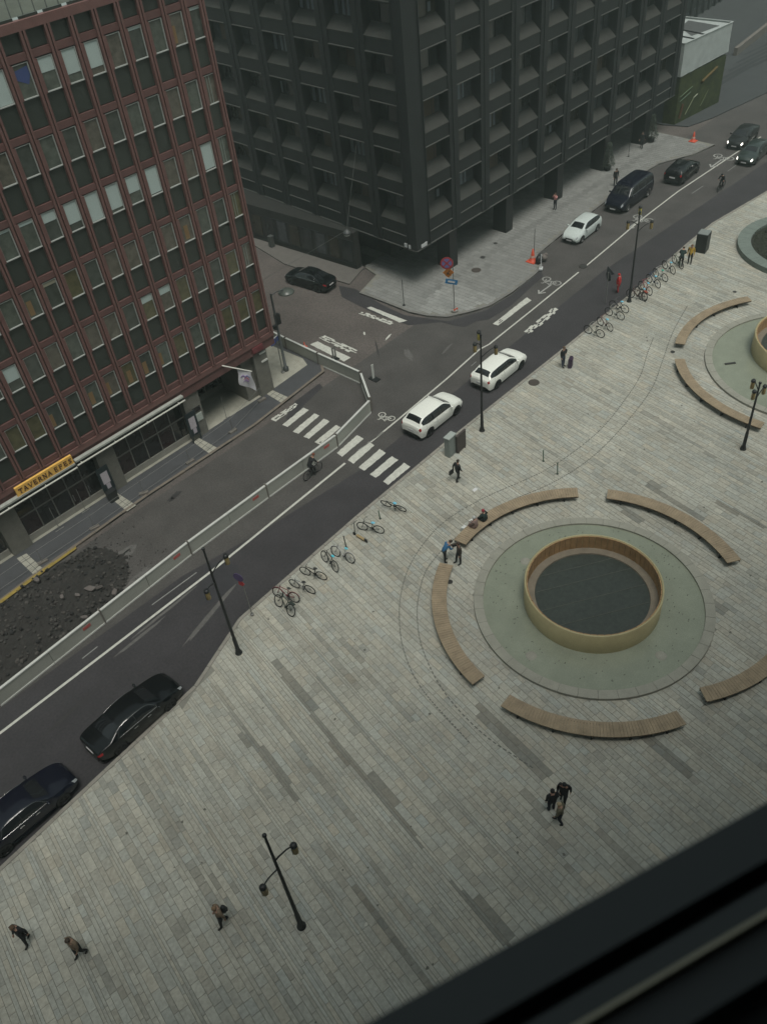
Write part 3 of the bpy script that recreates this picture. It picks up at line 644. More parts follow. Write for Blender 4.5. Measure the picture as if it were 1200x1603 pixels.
MB().prism([uR*3.0+uL*6.2, uR*(LR-2)+uL*6.2, uR*(LR-2)+uL*LL, uR*3.0+uL*LL], .1, 3.49).build('ground_floor_wall', mat('lobby_wall',(0.045,0.038,0.032),.3,var=.4,scale=.7), DB)
for i in range(16):
    MB().box((4.2+i*2.2,5.95,.25),(6.1+i*2.2,6.12,3.2)).build('lobby_window', panes[0] if i%3 else dpane[1], DB)
col_m = mat('black_column',(0.010,0.011,0.012),.35)
for x in (51.15,59.05,67.0,75.0,82.7):
    MB().box((-.0,0,.1),(.98,1.45,3.49)).build('column', col_m, DB, loc=(x-DP[0],44.4-DP[1]+(x-51)*.005,0))
podm = mat('podium_stone',(0.022,0.022,0.020),.8,var=.25,scale=.8)
pod = MB().prism([(45.5-DP[0],64-DP[1]),(45.3-DP[0],80-DP[1]),(48.0-DP[0],80-DP[1]),(47.2-DP[0],51.3-DP[1]),(46.55-DP[0],51.3-DP[1])][::-1], 0, 3.46).build('ground_floor_wall', podm, DB)
strip_pts = [(46.55,51.3),(45.5,64),(45.3,80)]
for k in range(8):
    t0 = k/8; a = Vector(strip_pts[0]).lerp(Vector(strip_pts[1]),t0+.02); b = Vector(strip_pts[0]).lerp(Vector(strip_pts[1]),t0+.105); d = (b-a); n_ = Vector((-d.y,d.x)).normalized()*.05
    MB().prism([(p.x-DP[0],p.y-DP[1]) for p in (a+n_*1.2,b+n_*1.2,b-n_,a-n_)],.7,2.6).build('lobby_window', dpane[k%3], DB)
for z in (2.72,.55):
    for a, b in zip(strip_pts[:-1], strip_pts[1:]):
        MB().tube([(a[0]-DP[0]-.05,a[1]-DP[1],z),(b[0]-DP[0]-.02,b[1]-DP[1],z)],.02,5).build('edge_strip', spm, DB)
whp = mat('plate_white',(.55,.56,.56),.5)
MB().box((.55,-.05,3.62),(1.25,.055,3.92)).build('street_name_plate', whp, DB, rot=AR); MB().box((-1.35,-.05,3.62),(-.65,.055,3.92)).build('street_name_plate', whp, DB, rot=AL+math.pi)
for px,py in ((712,369),(867,268),(1000,187)):
    p = at(px,py,3.42); MB().lathe([(0,.0),(.06,0),(.07,.06),(0,.07)],10).build('downlight', mat('downlight',(1,.75,.45),.5,emit=3), DB, loc=(p.x-DP[0],max(p.y,44.7)-DP[1],3.42))

# corner structure wrapped in sheeting with a green picture hoarding below
WR = thing('wrapped_scaffold', 'pale sheeted box above a green picture hoarding at the end of the dark building', 'scaffold', (89,44.6,0))
wrap = mat('grey_sheeting',(0.36,0.39,0.38),.75,var=.15,scale=1.2,bump=.5,bscale=2.5)
pa,pb,pc,pd = [Vector(p) for p in ((0,0),(8.6,-.8),(8.3,5.7),(-.1,1.5))]
mb = MB(); nb_ = 26
def wall_wavy(a, b, z0a, z0b, z1, n):
    V = []
    for i in range(n+1):
        t = i/n; p = a.lerp(b,t); nn = Vector(((b-a).y,-(b-a).x)).normalized(); w = .06*math.sin(t*n*1.3)+random.uniform(-.03,.03)
        V += [(p.x+nn.x*w,p.y+nn.y*w,z0a+(z0b-z0a)*t),(p.x-nn.x*w*.6,p.y-nn.y*w*.6,(z0a+z1)/2),(p.x,p.y,z1)]
    mb.add(V, [(3*i+r,3*i+3+r,3*i+4+r,3*i+1+r) for i in range(n) for r in (0,1)], 0, True)
wall_wavy(pa,pb,5.0,5.3,8.2,nb_); wall_wavy(pb,pc,5.3,5.3,8.2,12); wall_wavy(pd,pa,5.0,5.0,8.2,6); wall_wavy(pc,pd,5.3,5.0,8.2,20)
mb.add([(*pa,4.99),(*pb,5.29),(*pc,5.29),(*pd,4.99)],[(0,3,2,1)]); mb.build('sheeting', wrap, WR)
MB().add([(*pa,8.05),(*pb,8.05),(*pc,8.05),(*pd,8.05)],[(0,1,2,3)]).build('roof_sheet', wrap, WR)
q = [(pa+pb)*.5*.0+(pa.lerp(pb,.35).lerp(pd.lerp(pc,.35),.35)), pa.lerp(pb,.85).lerp(pd.lerp(pc,.85),.12), pa.lerp(pb,.93).lerp(pd.lerp(pc,.93),.75), pa.lerp(pb,.62).lerp(pd.lerp(pc,.62),.85)]
MB().add([(*p,8.07) for p in q],[(0,1,2,3)]).build('roof_hatch', mat('hatch_grey',(.075,.08,.08),.9,var=.2), WR)
for t in (.3,.55):
    a = pd.lerp(pc,t); b = pa.lerp(pb,t*.8); MB().tube([(*a,8.12),(*b,8.12)],.06,6).build('scaffold_tube', black, WR)
for a,b in ((pa,pb),(pb,pc),(pc,pd),(pd,pa)): MB().tube([(*a,8.2),(*b,8.2)],.07,6).build('top_rail', wrap, WR)
hoard = mat('picture_hoarding',(0.032,0.042,0.009),.7,var=.7,scale=1.3,fine=.3)
MB().prism([pa+Vector((.25,.05)),pb+Vector((-.1,.05)),pc+Vector((-.1,-.1)),pd+Vector((.25,.0))],.1,5.0).build('hoarding', hoard, WR)
for i,(t0,z0,t1,z1,w,cc) in enumerate(((.06,2.9,.30,3.4,.06,(.14,.2,.12)),(.06,2.4,.28,2.9,.06,(.12,.18,.12)),(.22,.7,.38,2.2,.09,(.16,.18,.10)),(.36,2.1,.44,2.3,.12,(.25,.27,.2)),(.55,.8,.68,2.2,.05,(.12,.14,.06)),(.1,.6,.14,2.0,.25,(.07,.03,.012)),(.5,3.4,.8,4.2,.3,(.09,.06,.012)))):
    a = pa.lerp(pb,t0); b = pa.lerp(pb,t1); MB().tube([(a.x,a.y-.02,z0),(b.x,b.y-.02,z1)],w*.5,6).build('picture_mark', mat('picture_%d'%i,cc,.7), WR)
stepm = mat('step_dark',(0.030,0.033,0.035),.9,var=.2,scale=.4)
for k in range(5):
    a = Vector((101+k*3.2,46.5+k*.6)); b = a+Vector((17,-1.5-.4*k)); strip([a, a.lerp(b,.5)+Vector((0,.5)), b], .55-.05*k, name='pavement_band', z=.106, m=stepm)
# low ramp wall and far block beyond the crossing
t = thing('ramp_wall', 'low grey wall along the ramp beyond the sheeted scaffold', 'wall', (113,49.5,0)); 
for i in range(7): MB().box((i*3.0,0,0),(i*3.0+2.97,.45,1.0)).build('panel', blockm, t)
t.rotation_euler.z = R(6)
FB = thing('distant_building', 'dark distant block with tall ribs past the ramp at the top corner', 'building', (122,62,0)); FB.rotation_euler.z = R(4)
MB().box((0,0,0),(70,25,52)).build('wall', spm, FB)
for i in range(35): MB().box((i*2,-.3,0),(i*2+.35,-.002,52)).build('rib', darkm, FB)
for i in range(14): MB().box((.4,-.12,3.4+i*3.4-3.2 if i<8 else 3.4*i),(59.6,-.01,3.4+i*3.4-2.0 if i<8 else 3.4*i+.3)).build('window_band', dpane[0], FB) if i < 8 else None

# ------------------------------------------------------------------ fountains and curved benches
wood = mat('bench_wood',(0.27,0.210,0.140),.8,var=.28,scale=1.6,fine=.2); wood2 = mat('lining_wood',(0.34,0.21,0.10),.7,var=.3,scale=2.5,fine=.15)
brass = mat('ring_cladding',(0.36,0.315,0.175),.5,var=.14,scale=1.2,fine=.06); rimm = mat('fountain_rim',(0.27,0.265,0.225),.8,var=.15,scale=1.5,fine=.12)
waterm = mat('water',(0.225,0.245,0.190),.22,var=.14,scale=.7,bump=.35,bscale=5,fine=.12)
pond = mat('dark_pond',(0.036,0.043,0.037),.4,var=.4,scale=5,fine=.2)
def arcpts(cx,cy,r,a0,a1,n): return [(cx+r*math.cos(R(a0+(a1-a0)*i/n)),cy+r*math.sin(R(a0+(a1-a0)*i/n))) for i in range(n+1)]
def pool(cx, cy, Rr, ring_c, ring_r, label, full=True):
    P = thing('fountain', label, 'fountain', (cx,cy,.08)); n = 40
    for i in range(n):      # rim stones
        a0, a1 = 360*i/n+.12, 360*(i+1)/n-.12
        o_ = arcpts(0,0,Rr,a0,a1,3); i_ = arcpts(0,0,Rr-.5,a0,a1,3); MB().prism(o_+i_[::-1],-.02,.17+random.uniform(-.002,.002)).build('rim_stone', rimm, P)
    MB().lathe([(0,.055),(Rr-.49,.055)],72,m=0).build('water', waterm, P)
    MB().lathe([(Rr-.012,-.02),(Rr-.012,.158),(Rr-.48,.158),(Rr-.48,0)],72).build('rim_bed', joint_m, P)
    rc = (ring_c[0]-cx, ring_c[1]-cy)
    MB().lathe([(ring_r,.0),(ring_r,1.42),(ring_r-.05,1.45),(ring_r-.10,1.42),(ring_r-.10,.06)],72,(rc[0],rc[1],0)).build('ring_wall', brass, P)
    if full:
        m_ = 64; me = None
        for i in range(m_):
            a = 2*math.pi*i/m_; r = ring_r-.14; 
            if me is None or i%4==0: me = MB().cbox((0,0,.72),(.05,2*math.pi*r/m_-.03,1.36)).data('plank', wood2)
            ob('plank', me, P, loc=(rc[0]+r*math.cos(a),rc[1]+r*math.sin(a),random.uniform(-.01,.01)), rot=a)
    MB().lathe([(ring_r-.12,.50),(ring_r-.58,.50),(ring_r-.60,.40)],72,(rc[0],rc[1],0),sm=False).build('inner_ledge', mat('inner_ledge',(0.18,0.152,0.115),.85,var=.2,scale=2,fine=.15), P)
    MB().lathe([(0,.42),(ring_r-.59,.42)],64,(rc[0],rc[1],0)).build('dark_pond', pond, P)
    q = MB()
    for off in (-1.4,-.2,1.1,2.1):
        h_ = math.sqrt(max(.1,(ring_r-.65)**2-off*off)); d = Vector((math.cos(R(-38+5)),math.sin(R(-38+5)))); nn = Vector((-d.y,d.x)); c0 = Vector(rc)+nn*off
        q.tube([(c0.x-d.x*h_,c0.y-d.y*h_,.44),(c0.x+d.x*h_,c0.y+d.y*h_,.44)],.012,4)
    q.build('wire', mat('wire_grey',(.13,.135,.115),.7), P)
    return P
P1 = pool(27.15,14.5,6.30,(27.2,14.55),3.60,'large round fountain with a complete wooden ring and dark pond, nearest the camera')
for px,py in ((831,1026),(1034,1026),(822,878)):
    p = at(px,py,.16); MB().lathe([(0,.05),(.10,.06),(.26,.02),(.30,-.01)],16).build('nozzle', rimm, P1, loc=(p.x-27.15,p.y-14.5,.06))
q = MB(); rr = random.Random(5)
for i in range(130):
    a = rr.uniform(0,6.28); r = rr.uniform(3.9,5.6); q.cbox((r*math.cos(a),r*math.sin(a),.058),(rr.uniform(.04,.10),.04,.006))
q.build('leaf_litter', mat('litter',(.05,.05,.035),.9), P1, kind='stuff')
P2_ = pool(54.4,14.75,6.85,(55.7,15.0),4.1,'round fountain cut by the right picture edge, a yellow clad ring in pale green water')
p = at(1142,569,.16); MB().cbox((0,0,.03),(.75,.16,.06)).build('grate', slot, P2_, loc=(p.x-54.4,p.y-14.75,.06), rot=R(-42))
t = thing('round_planter', 'raised round planter with a broad pale rim cut by the upper right edge', 'planter', (70.3,21.5,.08))
for i in range(36): MB().prism(arcpts(0,0,5.8,i*10+.1,i*10+9.9,3)+arcpts(0,0,4.75,i*10+.1,i*10+9.9,3)[::-1],-.02,.45).build('rim_stone', mat('planter_rim',(0.15,0.18,0.16),.8,var=.15,scale=1.5,fine=.12), t)
MB().lathe([(0,.30),(4.74,.26)],40).build('soil', mat('planter_soil',(.022,.024,.016),.95,var=.4,scale=3), t)
mb = MB(); r_ = random.Random(4)
for i in range(2600):
    a = r_.uniform(0,6.283); q_ = 4.6*math.sqrt(r_.random()); c = Vector((q_*math.cos(a),q_*math.sin(a),.32+r_.random()**2*.45*(.5+.5*noise.noise(Vector((q_*math.cos(a)*.8,q_*math.sin(a)*.8,0)))+.3))); sz = r_.uniform(.05,.10)
    u = Vector((r_.gauss(0,1),r_.gauss(0,1),r_.gauss(0,1))).normalized(); w = u.orthogonal().normalized(); mb.add([c-u*sz,c+w*sz*.6,c+u*sz,c-w*sz*.6],[(0,1,2,3)])
mb.build('foliage', mat('planter_leaf',(.030,.038,.020),.8,var=.5,scale=3), t, kind='stuff')
def bench(cx, cy, a0, a1, label, group='curved wooden benches round the fountains', r0=7.78, r1=8.58):
    t = thing('curved_bench', label, 'bench', (cx,cy,PZ), group=group); n = int(abs(a1-a0)/1.05); mb = MB(); rr2 = random.Random(int(a0*7))
    for i in range(n):
        w = (a1-a0)/n; b0, b1 = a0+w*i+.035, a0+w*(i+1)-.035; dz = rr2.uniform(-.004,.004)
        o_ = arcpts(0,0,r1,b0,b1,1); i_ = arcpts(0,0,r0,b0,b1,1); mb.prism(o_+i_[::-1],.40+dz,.455+dz)
        if i % 18 == 17: mb.prism(arcpts(0,0,r1+.01,b1-.02,b1+.14,1)+arcpts(0,0,r0-.01,b1-.02,b1+.14,1)[::-1],.40,.468)
    mb.build('seat_slats', wood, t, kind='stuff')
    for r in (r0+.05,r1-.09):
        o_ = arcpts(0,0,r+.04,a0,a1,24); i_ = arcpts(0,0,r,a0,a1,24); MB().prism(o_+i_[::-1],.30,.395).build('rail', mat('bench_under',(.06,.045,.035),.8), t)
    k = max(3,int(abs(a1-a0)/12))
    for i in range(k):
        a = R(a0+(a1-a0)*(i+.5)/k); 
        MB().cbox((0,0,.15),(r1-r0-.12,.08,.30)).build('leg', darkm, t, loc=((r0+r1)/2*math.cos(a),(r0+r1)/2*math.sin(a),0), rot=a)
    return t
bench(27.15,14.5,39,99,'curved wooden bench with the two seated people, behind the near fountain')
bench(27.15,14.5,112,171,'curved wooden bench left of the near fountain, two people standing at its top end')
bench(27.15,14.5,183,243,'curved wooden bench below the near fountain, closest to the group of three')
bench(27.15,14.5,-34,27,'curved wooden bench on the far right side of the near fountain')
bench(30.1,13.6,233,290,'curved wooden bench cut off by the window ledge at the right edge')
bench(54.4,14.75,53,112,'curved wooden bench above the second fountain near the parked bicycles',r0=8.3,r1=9.0)
bench(54.4,14.75,125,185,'curved wooden bench below the second fountain, crossed by the right lamp post',r0=8.3,r1=9.0)

# ------------------------------------------------------------------ own tower: the window ledge the picture is taken over
AZ = R(-21.83)
TW = thing('tower_building', 'dark metal window ledge of the tower across the bottom right corner', 'building', (0,0,0)); TW.rotation_euler.z = AZ
ledge = mat('ledge_metal',(0.015,0.022,0.023),.5,var=.2,scale=3); ledge2 = mat('ledge_dark',(0.022,0.028,0.030),.7); bead = mat('window_bead',(0.30,0.28,0.20),.5); twm = mat('tower_wall',(0.020,0.023,0.024),.5)
MB().box((-30,.108,35.50),(30,.132,35.55)).build('outer_ledge', ledge, TW)
MB().box((-4,.099,35.42),(4,.1075,35.52)).build('groove', ledge2, TW)
MB().box((-4,.088,35.50),(4,.0985,35.55)).build('frame_rail', ledge, TW)
MB().box((-4,.0855,35.52),(4,.0875,35.556)).build('window_bead', bead, TW)
MB().box((-4,.066,35.50),(4,.085,35.545)).build('frame_rail', ledge, TW)
MB().box((-4,-2.5,35.30),(4,.0655,35.50)).build('inner_sill', ledge2, TW)
MB().box((-45,-24,0),(45,.09,35.40)).build('wall', twm, TW)
MB().box((-45,-24,37.6),(45,.09,60)).build('wall', twm, TW)
MB().box((-45,-24,35.42),(-4.01,.09,37.58)).build('wall', twm, TW); MB().box((4.01,-24,35.42),(45,.09,37.58)).build('wall', twm, TW)
MB().box((-4,-2.7,35.42),(4,-2.52,37.58)).build('room_wall', ledge2, TW)

# ------------------------------------------------------------------ lamp posts and signs
amber = mat('amber_glass',(0.36,0.26,0.10),.45,var=.15,scale=4); ambl = mat('bright_amber_glass',(0.62,0.52,0.10),.4)
def lamp_post(px, py, H, label, arms, bright=None):
    p = at(px,py,PZ); t = thing('lamp_post', label, 'street lamp', p, 0, 'three armed lamp posts on the square')
    MB().tube([(0,0,0),(0,0,.25),(0,0,.3),(0,0,1.3),(0,0,1.35),(0,0,H)],[.15,.15,.115,.10,.085,.05],10).lathe([(0,0),(.2,0),(.2,.05),(0,.05)],12).build('pole', black, t)
    for k,(z,azd,reach) in enumerate(arms):
        a = R(azd); d = Vector((math.cos(a),math.sin(a),0)); e = d*reach+Vector((0,0,z+.28))
        MB().tube([(0,0,z-.25),d*reach*.3+Vector((0,0,z-.02)),d*reach*.65+Vector((0,0,z+.2)),e],[.035,.032,.03,.03],6).build('arm', black, t)
        l = MB().lathe([(0,.10),(.09,.10),(.14,0),(.14,-.05),(0,-.05)],14,e).build('lamp_cap', black, t)
        MB().lathe([(.11,-.055),(.12,-.52),(.09,-.55),(0,-.55)],14,e).tube([e+Vector((.125,0,-.05)),e+Vector((.125,0,-.55))],.012,4,m=1).tube([e+Vector((-.125,0,-.05)),e+Vector((-.125,0,-.55))],.012,4,m=1).build('lamp_shade', [ambl if k == bright else amber, black], t)
    MB().sphere((0,0,H+.05),.09).build('finial', black, t)
lamp_post(374,1022,8.0,'tall black lamp post with amber lanterns at the kerb bend below the row of bicycles',[(5.9,215,1.0),(6.55,355,.95)])
lamp_post(472,1450,8.1,'tall black lamp post with two amber lanterns standing alone low on the square',[(5.75,200,.95),(6.4,335,.8)])
lamp_post(754,674,7.4,'tall black lamp post in front of the second white car',[(6.95,190,.75),(7.2,60,.3),(6.05,330,1.0)],1)
lamp_post(984,472,7.3,'tall black lamp post with one bright yellow lantern among the upper bicycles',[(6.6,160,1.0),(7.35,30,.2),(6.1,330,1.1)],1)
lamp_post(1162,703,5.0,'black lamp post in front of the curved bench at the right edge',[(4.5,180,.6),(4.2,350,.65),(4.75,90,.4)])
# traffic style mast at the corner of the red building
p = at(448,580,PZ); t = thing('corner_mast', 'grey mast with a curved lamp head at the corner of the red building', 'street lamp', p)
mast_m = mat('mast_grey',(0.045,0.05,0.05),.5)
MB().tube([(0,0,0),(0,0,.3),(0,0,.32),(0,0,6.5)],[.22,.22,.11,.07],10).build('pole', mast_m, t)
MB().tube([(0,0,6.35),(.5,-.05,6.45),(1.1,-.1,6.3)],[.04,.035,.03],6).build('arm', mast_m, t)
MB().lathe([(0,.22),(.25,.2),(.55,.02),(.6,-.06),(.5,-.12),(0,-.1)],16,(1.3,-.1,6.1)).build('lamp_head', mat('lamp_hood',(.075,.085,.075),.35), t)
MB().cbox((.15,0,4.4),(.35,.3,.8)).cbox((-.1,.1,3.8),(.25,.3,.3)).build('signal_box', black, t)
p = at(443,583,PZ); t = thing('street_sign', 'blue street sign seen edge on beside the mast at the red building', 'sign', p)
MB().tube([(0,0,0),(0,0,3.0)],.035,8).lathe([(0,0),(.16,0),(.16,.1),(0,.1)],12).build('pole', galv, t); MB().cbox((-.1,.05,2.85),(1.05,.05,.42),rot=Matrix.Rotation(R(15),3,'Z')).build('panel', mat('sign_blue',(.05,.09,.30),.5), t); MB().cbox((-.1,.05,3.07),(1.05,.07,.03),rot=Matrix.Rotation(R(15),3,'Z')).build('panel_rim', whp, t)
# corner sign pole: no stopping, warning, direction
p = at(711,487,.12); t = thing('traffic_sign', 'sign pole on the light corner pavement with a round, an orange and a blue sign', 'traffic sign', p)
sr = mat('sign_red',(.36,.03,.035),.5); sb = mat('sign_blue2',(.13,.15,.36),.5); sbb = mat('sign_bright_blue',(.03,.17,.36),.5); sor = mat('sign_orange',(.50,.16,.02),.5); sw = mat('sign_white',(.6,.6,.6),.5)
MB().tube([(0,0,0),(0,0,4.4)],.035,8).build('pole', galv, t)
fc = Matrix.Rotation(math.atan2(-p.x,p.y)*0+R(230)-R(270),3,'Z')   # sign faces look down the street
fz = R(200)
def disc(r, c, rotz, m, th=.03, n=24, nm='sign_face', par=None, dep=0.0):
    mb = MB(); dirv = Vector((math.cos(rotz),math.sin(rotz),0)); side = Vector((-dirv.y,dirv.x,0)); C = Vector(c)+dirv*dep
    V = [C+side*r*math.cos(2*math.pi*k/n)+Vector((0,0,r*math.sin(2*math.pi*k/n))) for k in range(n)]
    mb.add(V+[v-dirv*th for v in V],[tuple(range(n)),tuple(range(n,2*n))[::-1]]+[(k,n+k,n+(k+1)%n,(k+1)%n) for k in range(n)]); return mb.build(nm, m, par)
def bar(c, rotz, L_, w, ang, m, par, dep, nm='sign_mark'):
    dirv = Vector((math.cos(rotz),math.sin(rotz),0)); side = Vector((-dirv.y,dirv.x,0)); C = Vector(c)+dirv*dep; a = side*math.cos(ang)+Vector((0,0,math.sin(ang))); b = dirv.cross(a)
    V = [C+a*sx*L_/2+b*sy*w/2 for sx,sy in ((-1,-1),(1,-1),(1,1),(-1,1))]; MB().add(V+[v-dirv*.008 for v in V],[(0,1,2,3),(7,6,5,4),(0,4,5,1),(1,5,6,2),(2,6,7,3),(3,7,4,0)]).build(nm, m, par)
fz = R(218); o0 = (-.45,.25,0)
c = (-.35,.3,4.25); disc(.50,c,fz,sr,par=t); disc(.38,c,fz,sb,par=t,dep=.012); bar(c,fz,.8,.10,R(45),sr,t,.022); bar(c,fz,.8,.10,R(-45),sr,t,.022)
c = (-.28,.25,3.45); disc(.44,c,fz,sor,par=t,n=4); disc(.36,c,fz,mat('sign_orange2',(.36,.13,.02),.5),par=t,n=6,dep=.012); bar(c,fz,.4,.06,R(60),black,t,.022); bar((c[0],c[1],c[2]-.08),fz,.3,.06,R(-30),black,t,.024)
c = (-.12,.1,2.65); dirv = Vector((math.cos(fz),math.sin(fz),0)); bar(c,fz,.95,.42,R(-12),sbb,t,.03); bar(c,fz,.55,.14,R(-12),sw,t,.045)
MB().lathe([(0,0),(.28,0),(.22,.18),(0,.18)],12).build('base', mat('base_grey',(.3,.28,.26),.8), t); MB().cbox((-.12,-.12,.2),(.14,.1,.14)).cbox((.12,-.15,.2),(.14,.1,.14)).build('base_block', mat('cone_orange',(.55,.07,.03),.6), t)
p = at(632,478,.12); t = thing('thin_post', 'thin dark post at the curved kerb left of the corner sign', 'post', p); MB().tube([(0,0,0),(0,0,2.3)],.03,6).lathe([(0,0),(.12,0),(.12,.05),(0,.05)],10).build('pole', black, t)
for px,py,h,lb in ((395,963,3.0,'leaning sign post with a small round sign near the lowest bicycles'),):
    p = at(px,py,PZ); t = thing('traffic_sign', lb, 'traffic sign', p); MB().tube([(0,0,0),(.0,0,h)],.028,6).lathe([(0,0),(.1,0),(.1,.12),(0,.12)],10).build('pole', galv, t)
    disc(.30,(-.1,.1,h+.15),R(200),mat('sign_purple',(.085,.06,.14),.6),par=t); disc(.2,(-.05,.05,h-.35),R(200),sr,par=t,n=5)
p = at(947,475,PZ); t = thing('traffic_sign', 'grey post with a dark triangular sign seen from behind beside the red figure', 'traffic sign', p)
MB().tube([(0,0,0),(0,0,2.7)],.04,8).build('pole', mat('post_pale',(.16,.16,.155),.6), t)
cdir = R(150); disc(.42,(.05,0,2.35),cdir,mat('sign_back',(.045,.05,.055),.6),par=t,n=8); disc(.5,(.15,0,2.65),cdir+.4,mat('sign_back',(.045,.05,.055),.6),par=t,n=3,th=.02)
for px,py,h,lb in ((983,245,3.2,'thin mast on the pavement above the black van'),(835,408,2.9,'thin mast rising behind the orange cone')):
    p = at(px,py,.12); t = thing('thin_post', lb, 'post', p); MB().tube([(0,0,0),(0,0,h)],.025,6).lathe([(0,0),(.1,0),(.1,.04),(0,.04)],8).build('pole', black, t)
# hanging lamp over the side street
t = thing('hanging_lamp', 'round lamp hung on a wire in front of the dark building', 'street lamp', at(543,366,6.2))
MB().lathe([(0,.34),(.10,.32),(.28,.12),(.30,0),(0,0)],16).build('hood', mat('hood_grey',(.08,.085,.085),.5), t); MB().lathe([(.27,-.002),(.22,-.12),(.1,-.18),(0,-.19)],16).build('lamp_glass', mat('glass_white',(.50,.52,.5),.3), t)
q = at(543,366,6.2); far = Vector((46.9,50.0,11.0)); MB().tube([(0,0,.3),(far-q)],.012,4).tube([(0,0,.3),(Vector((30.8,44.5,8.0))-q)],.012,4).build('wire', mat('wire_pale',(.10,.11,.10),.6), t)
# green marker posts
gm = mat('marker_green',(.06,.12,.08),.6)
for px,py,h,lb in ((850,722,.95,'thin green marker post beside the drain slots, left one'),(872,742,.95,'thin green marker post beside the drain slots, right one'),(542,857,1.0,'dark leaning post between the silver bicycle and the scooter'),(595,812,.7,'short green post below the topmost bicycle of the lower row')):
    p = at(px,py,PZ); t = thing('marker_post', lb, 'post', p); MB().tube([(0,0,0),(-.05,.02,h)],.035,7).build('post', gm if 'green' in lb else mast_m, t); MB().lathe([(0,0),(.08,0),(.08,.02),(0,.02)],8).build('foot', mast_m, t)
# service cabinets
p = at(708,712,PZ); t = thing('utility_cabinet', 'tall pale grey service cabinet at the kerb by the zebra crossing', 'cabinet', p, R(4)); cabm = mat('cabinet_grey',(.19,.215,.205),.6,var=.12,scale=2)
MB().cbox((0,.15,.75),(.75,.40,1.5)).build('body', cabm, t); MB().cbox((0,.15,1.53),(.82,.46,.06)).build('lid', mat('cabinet_lid',(.33,.36,.34),.6), t); MB().cbox((0,-.057,.75),(.62,.01,1.25)).build('door', cabm, t)
p = at(721,706,PZ); t = thing('utility_cabinet', 'brown cabinet with a flat front right beside the pale grey one', 'cabinet', p, R(4)); bcm = mat('cabinet_brown',(.055,.043,.040),.7)
MB().cbox((.1,.05,.72),(.95,.12,1.35)).build('panel', bcm, t); MB().cbox((-.25,.05,.03),(.06,.2,.06)).cbox((.45,.05,.03),(.06,.2,.06)).build('foot', black, t); MB().cbox((.1,.05,1.41),(.99,.15,.04)).build('rim', bcm, t)
p = at(1097,392,PZ); t = thing('utility_cabinet', 'black box cabinet with a pale top at the far end of the bicycles', 'cabinet', p, R(10))
MB().cbox((0,0,.8),(1.0,.9,1.6)).build('body', mat('cabinet_black',(.013,.017,.018),.5), t); MB().cbox((0,0,1.63),(.95,.85,.05)).build('lid', mat('lid_pale',(.20,.22,.21),.6), t); MB().cbox((-.507,0,.8),(.012,.7,1.3)).build('door', black, t)
# cones and clutter on the left kerb
con = mat('cone_orange',(.42,.06,.03),.6)
def cone(px,py,lb,s=1):
    p = at(px,py,.12); t = thing('traffic_cone', lb, 'cone', p); MB().lathe([(.30*s,.05),(.24*s,.06),(.13*s,.55*s),(.05*s,1.0*s),(0,1.0*s)],14).build('cone', con, t); MB().cbox((0,0,.025),(.75*s,.75*s,.05)).build('base', con, t)
    MB().lathe([(.19*s,.33*s),(.145*s,.5*s)],14).build('stripe', mat('cone_band',(.5,.3,.25),.6), t)
cone(833,409,'orange traffic cone by the kerb behind the white hatchback',1.15); cone(1084,221,'orange cone with a dark base near the end of the far pavement',.95)
p = at(846,421,.12); t = thing('barrier_board', 'white marker board leaning at the kerb beside dark and pale sacks', 'marker', p, R(30)); MB().cbox((0,0,.65),(.10,.08,1.3)).cbox((0,0,.05),(.5,.3,.1)).build('board', whp, t)
p = at(843,412,.12); t = thing('sack', 'dark sack slumped at the kerb by the white marker board', 'sack', p); MB().sphere((0,0,.32),(.38,.3,.42)).sphere((.2,.1,.6),(.18,.15,.22)).build('sack', black, t)
p = at(851,407,.12); t = thing('sack', 'pale sack right of the dark sack at the kerb', 'sack', p); MB().sphere((0,0,.25),(.32,.3,.3)).sphere((.1,-.1,.5),(.15,.15,.15)).build('sack', mat('sack_pale',(.16,.14,.13),.9), t)
p = at(426,386,.1); t = thing('grey_post', 'stout grey post on the pavement left of the parked black coupe', 'post', p); MB().cbox((0,0,.5),(.4,.4,1.0)).cbox((0,0,1.03),(.44,.44,.06)).build('post', mat('post_grey2',(.07,.075,.07),.8), t)
# drain covers, each its own casting
def manhole(px,py,r,lb,m=None,z=PZ):
    p = at(px,py,z); t = thing('manhole_cover', lb, 'manhole cover', (p.x,p.y,z+.006)); mb = MB().lathe([(0,.012),(r*.86,.012),(r*.88,.004),(r*.92,.004),(r*.94,.014),(r,.014),(r,0)],24,sm=False)
    for k in range(-2,3): mb.cbox((0,k*r*.3,.015),(r*1.2*math.sqrt(max(.05,1-(k*.3)**2)),r*.08,.006))
    mb.build('cover', m or mat('iron_brown',(.060,.048,.042),.7,var=.2,scale=8), t)
manhole(835,599,.40,'round brown manhole cover near the man with the suitcase'); manhole(745,423,.42,'largest round manhole cover on the corner pavement',z=.115); manhole(755,403,.22,'small dark cover behind the large one on the corner pavement',slot,.115); manhole(775,381,.18,'smallest dark cover nearest the first black column',slot,.115)
manhole(1052,551,.16,'small dark cover between the ends of the two upper curved benches',slot); manhole(1149,457,.14,'tiny dark cover above the upper curved bench',slot); manhole(912,417,.36,'round cover on the white lane line',slot,.004); manhole(704,911,.16,'small dark cover inside the left curved bench',slot)
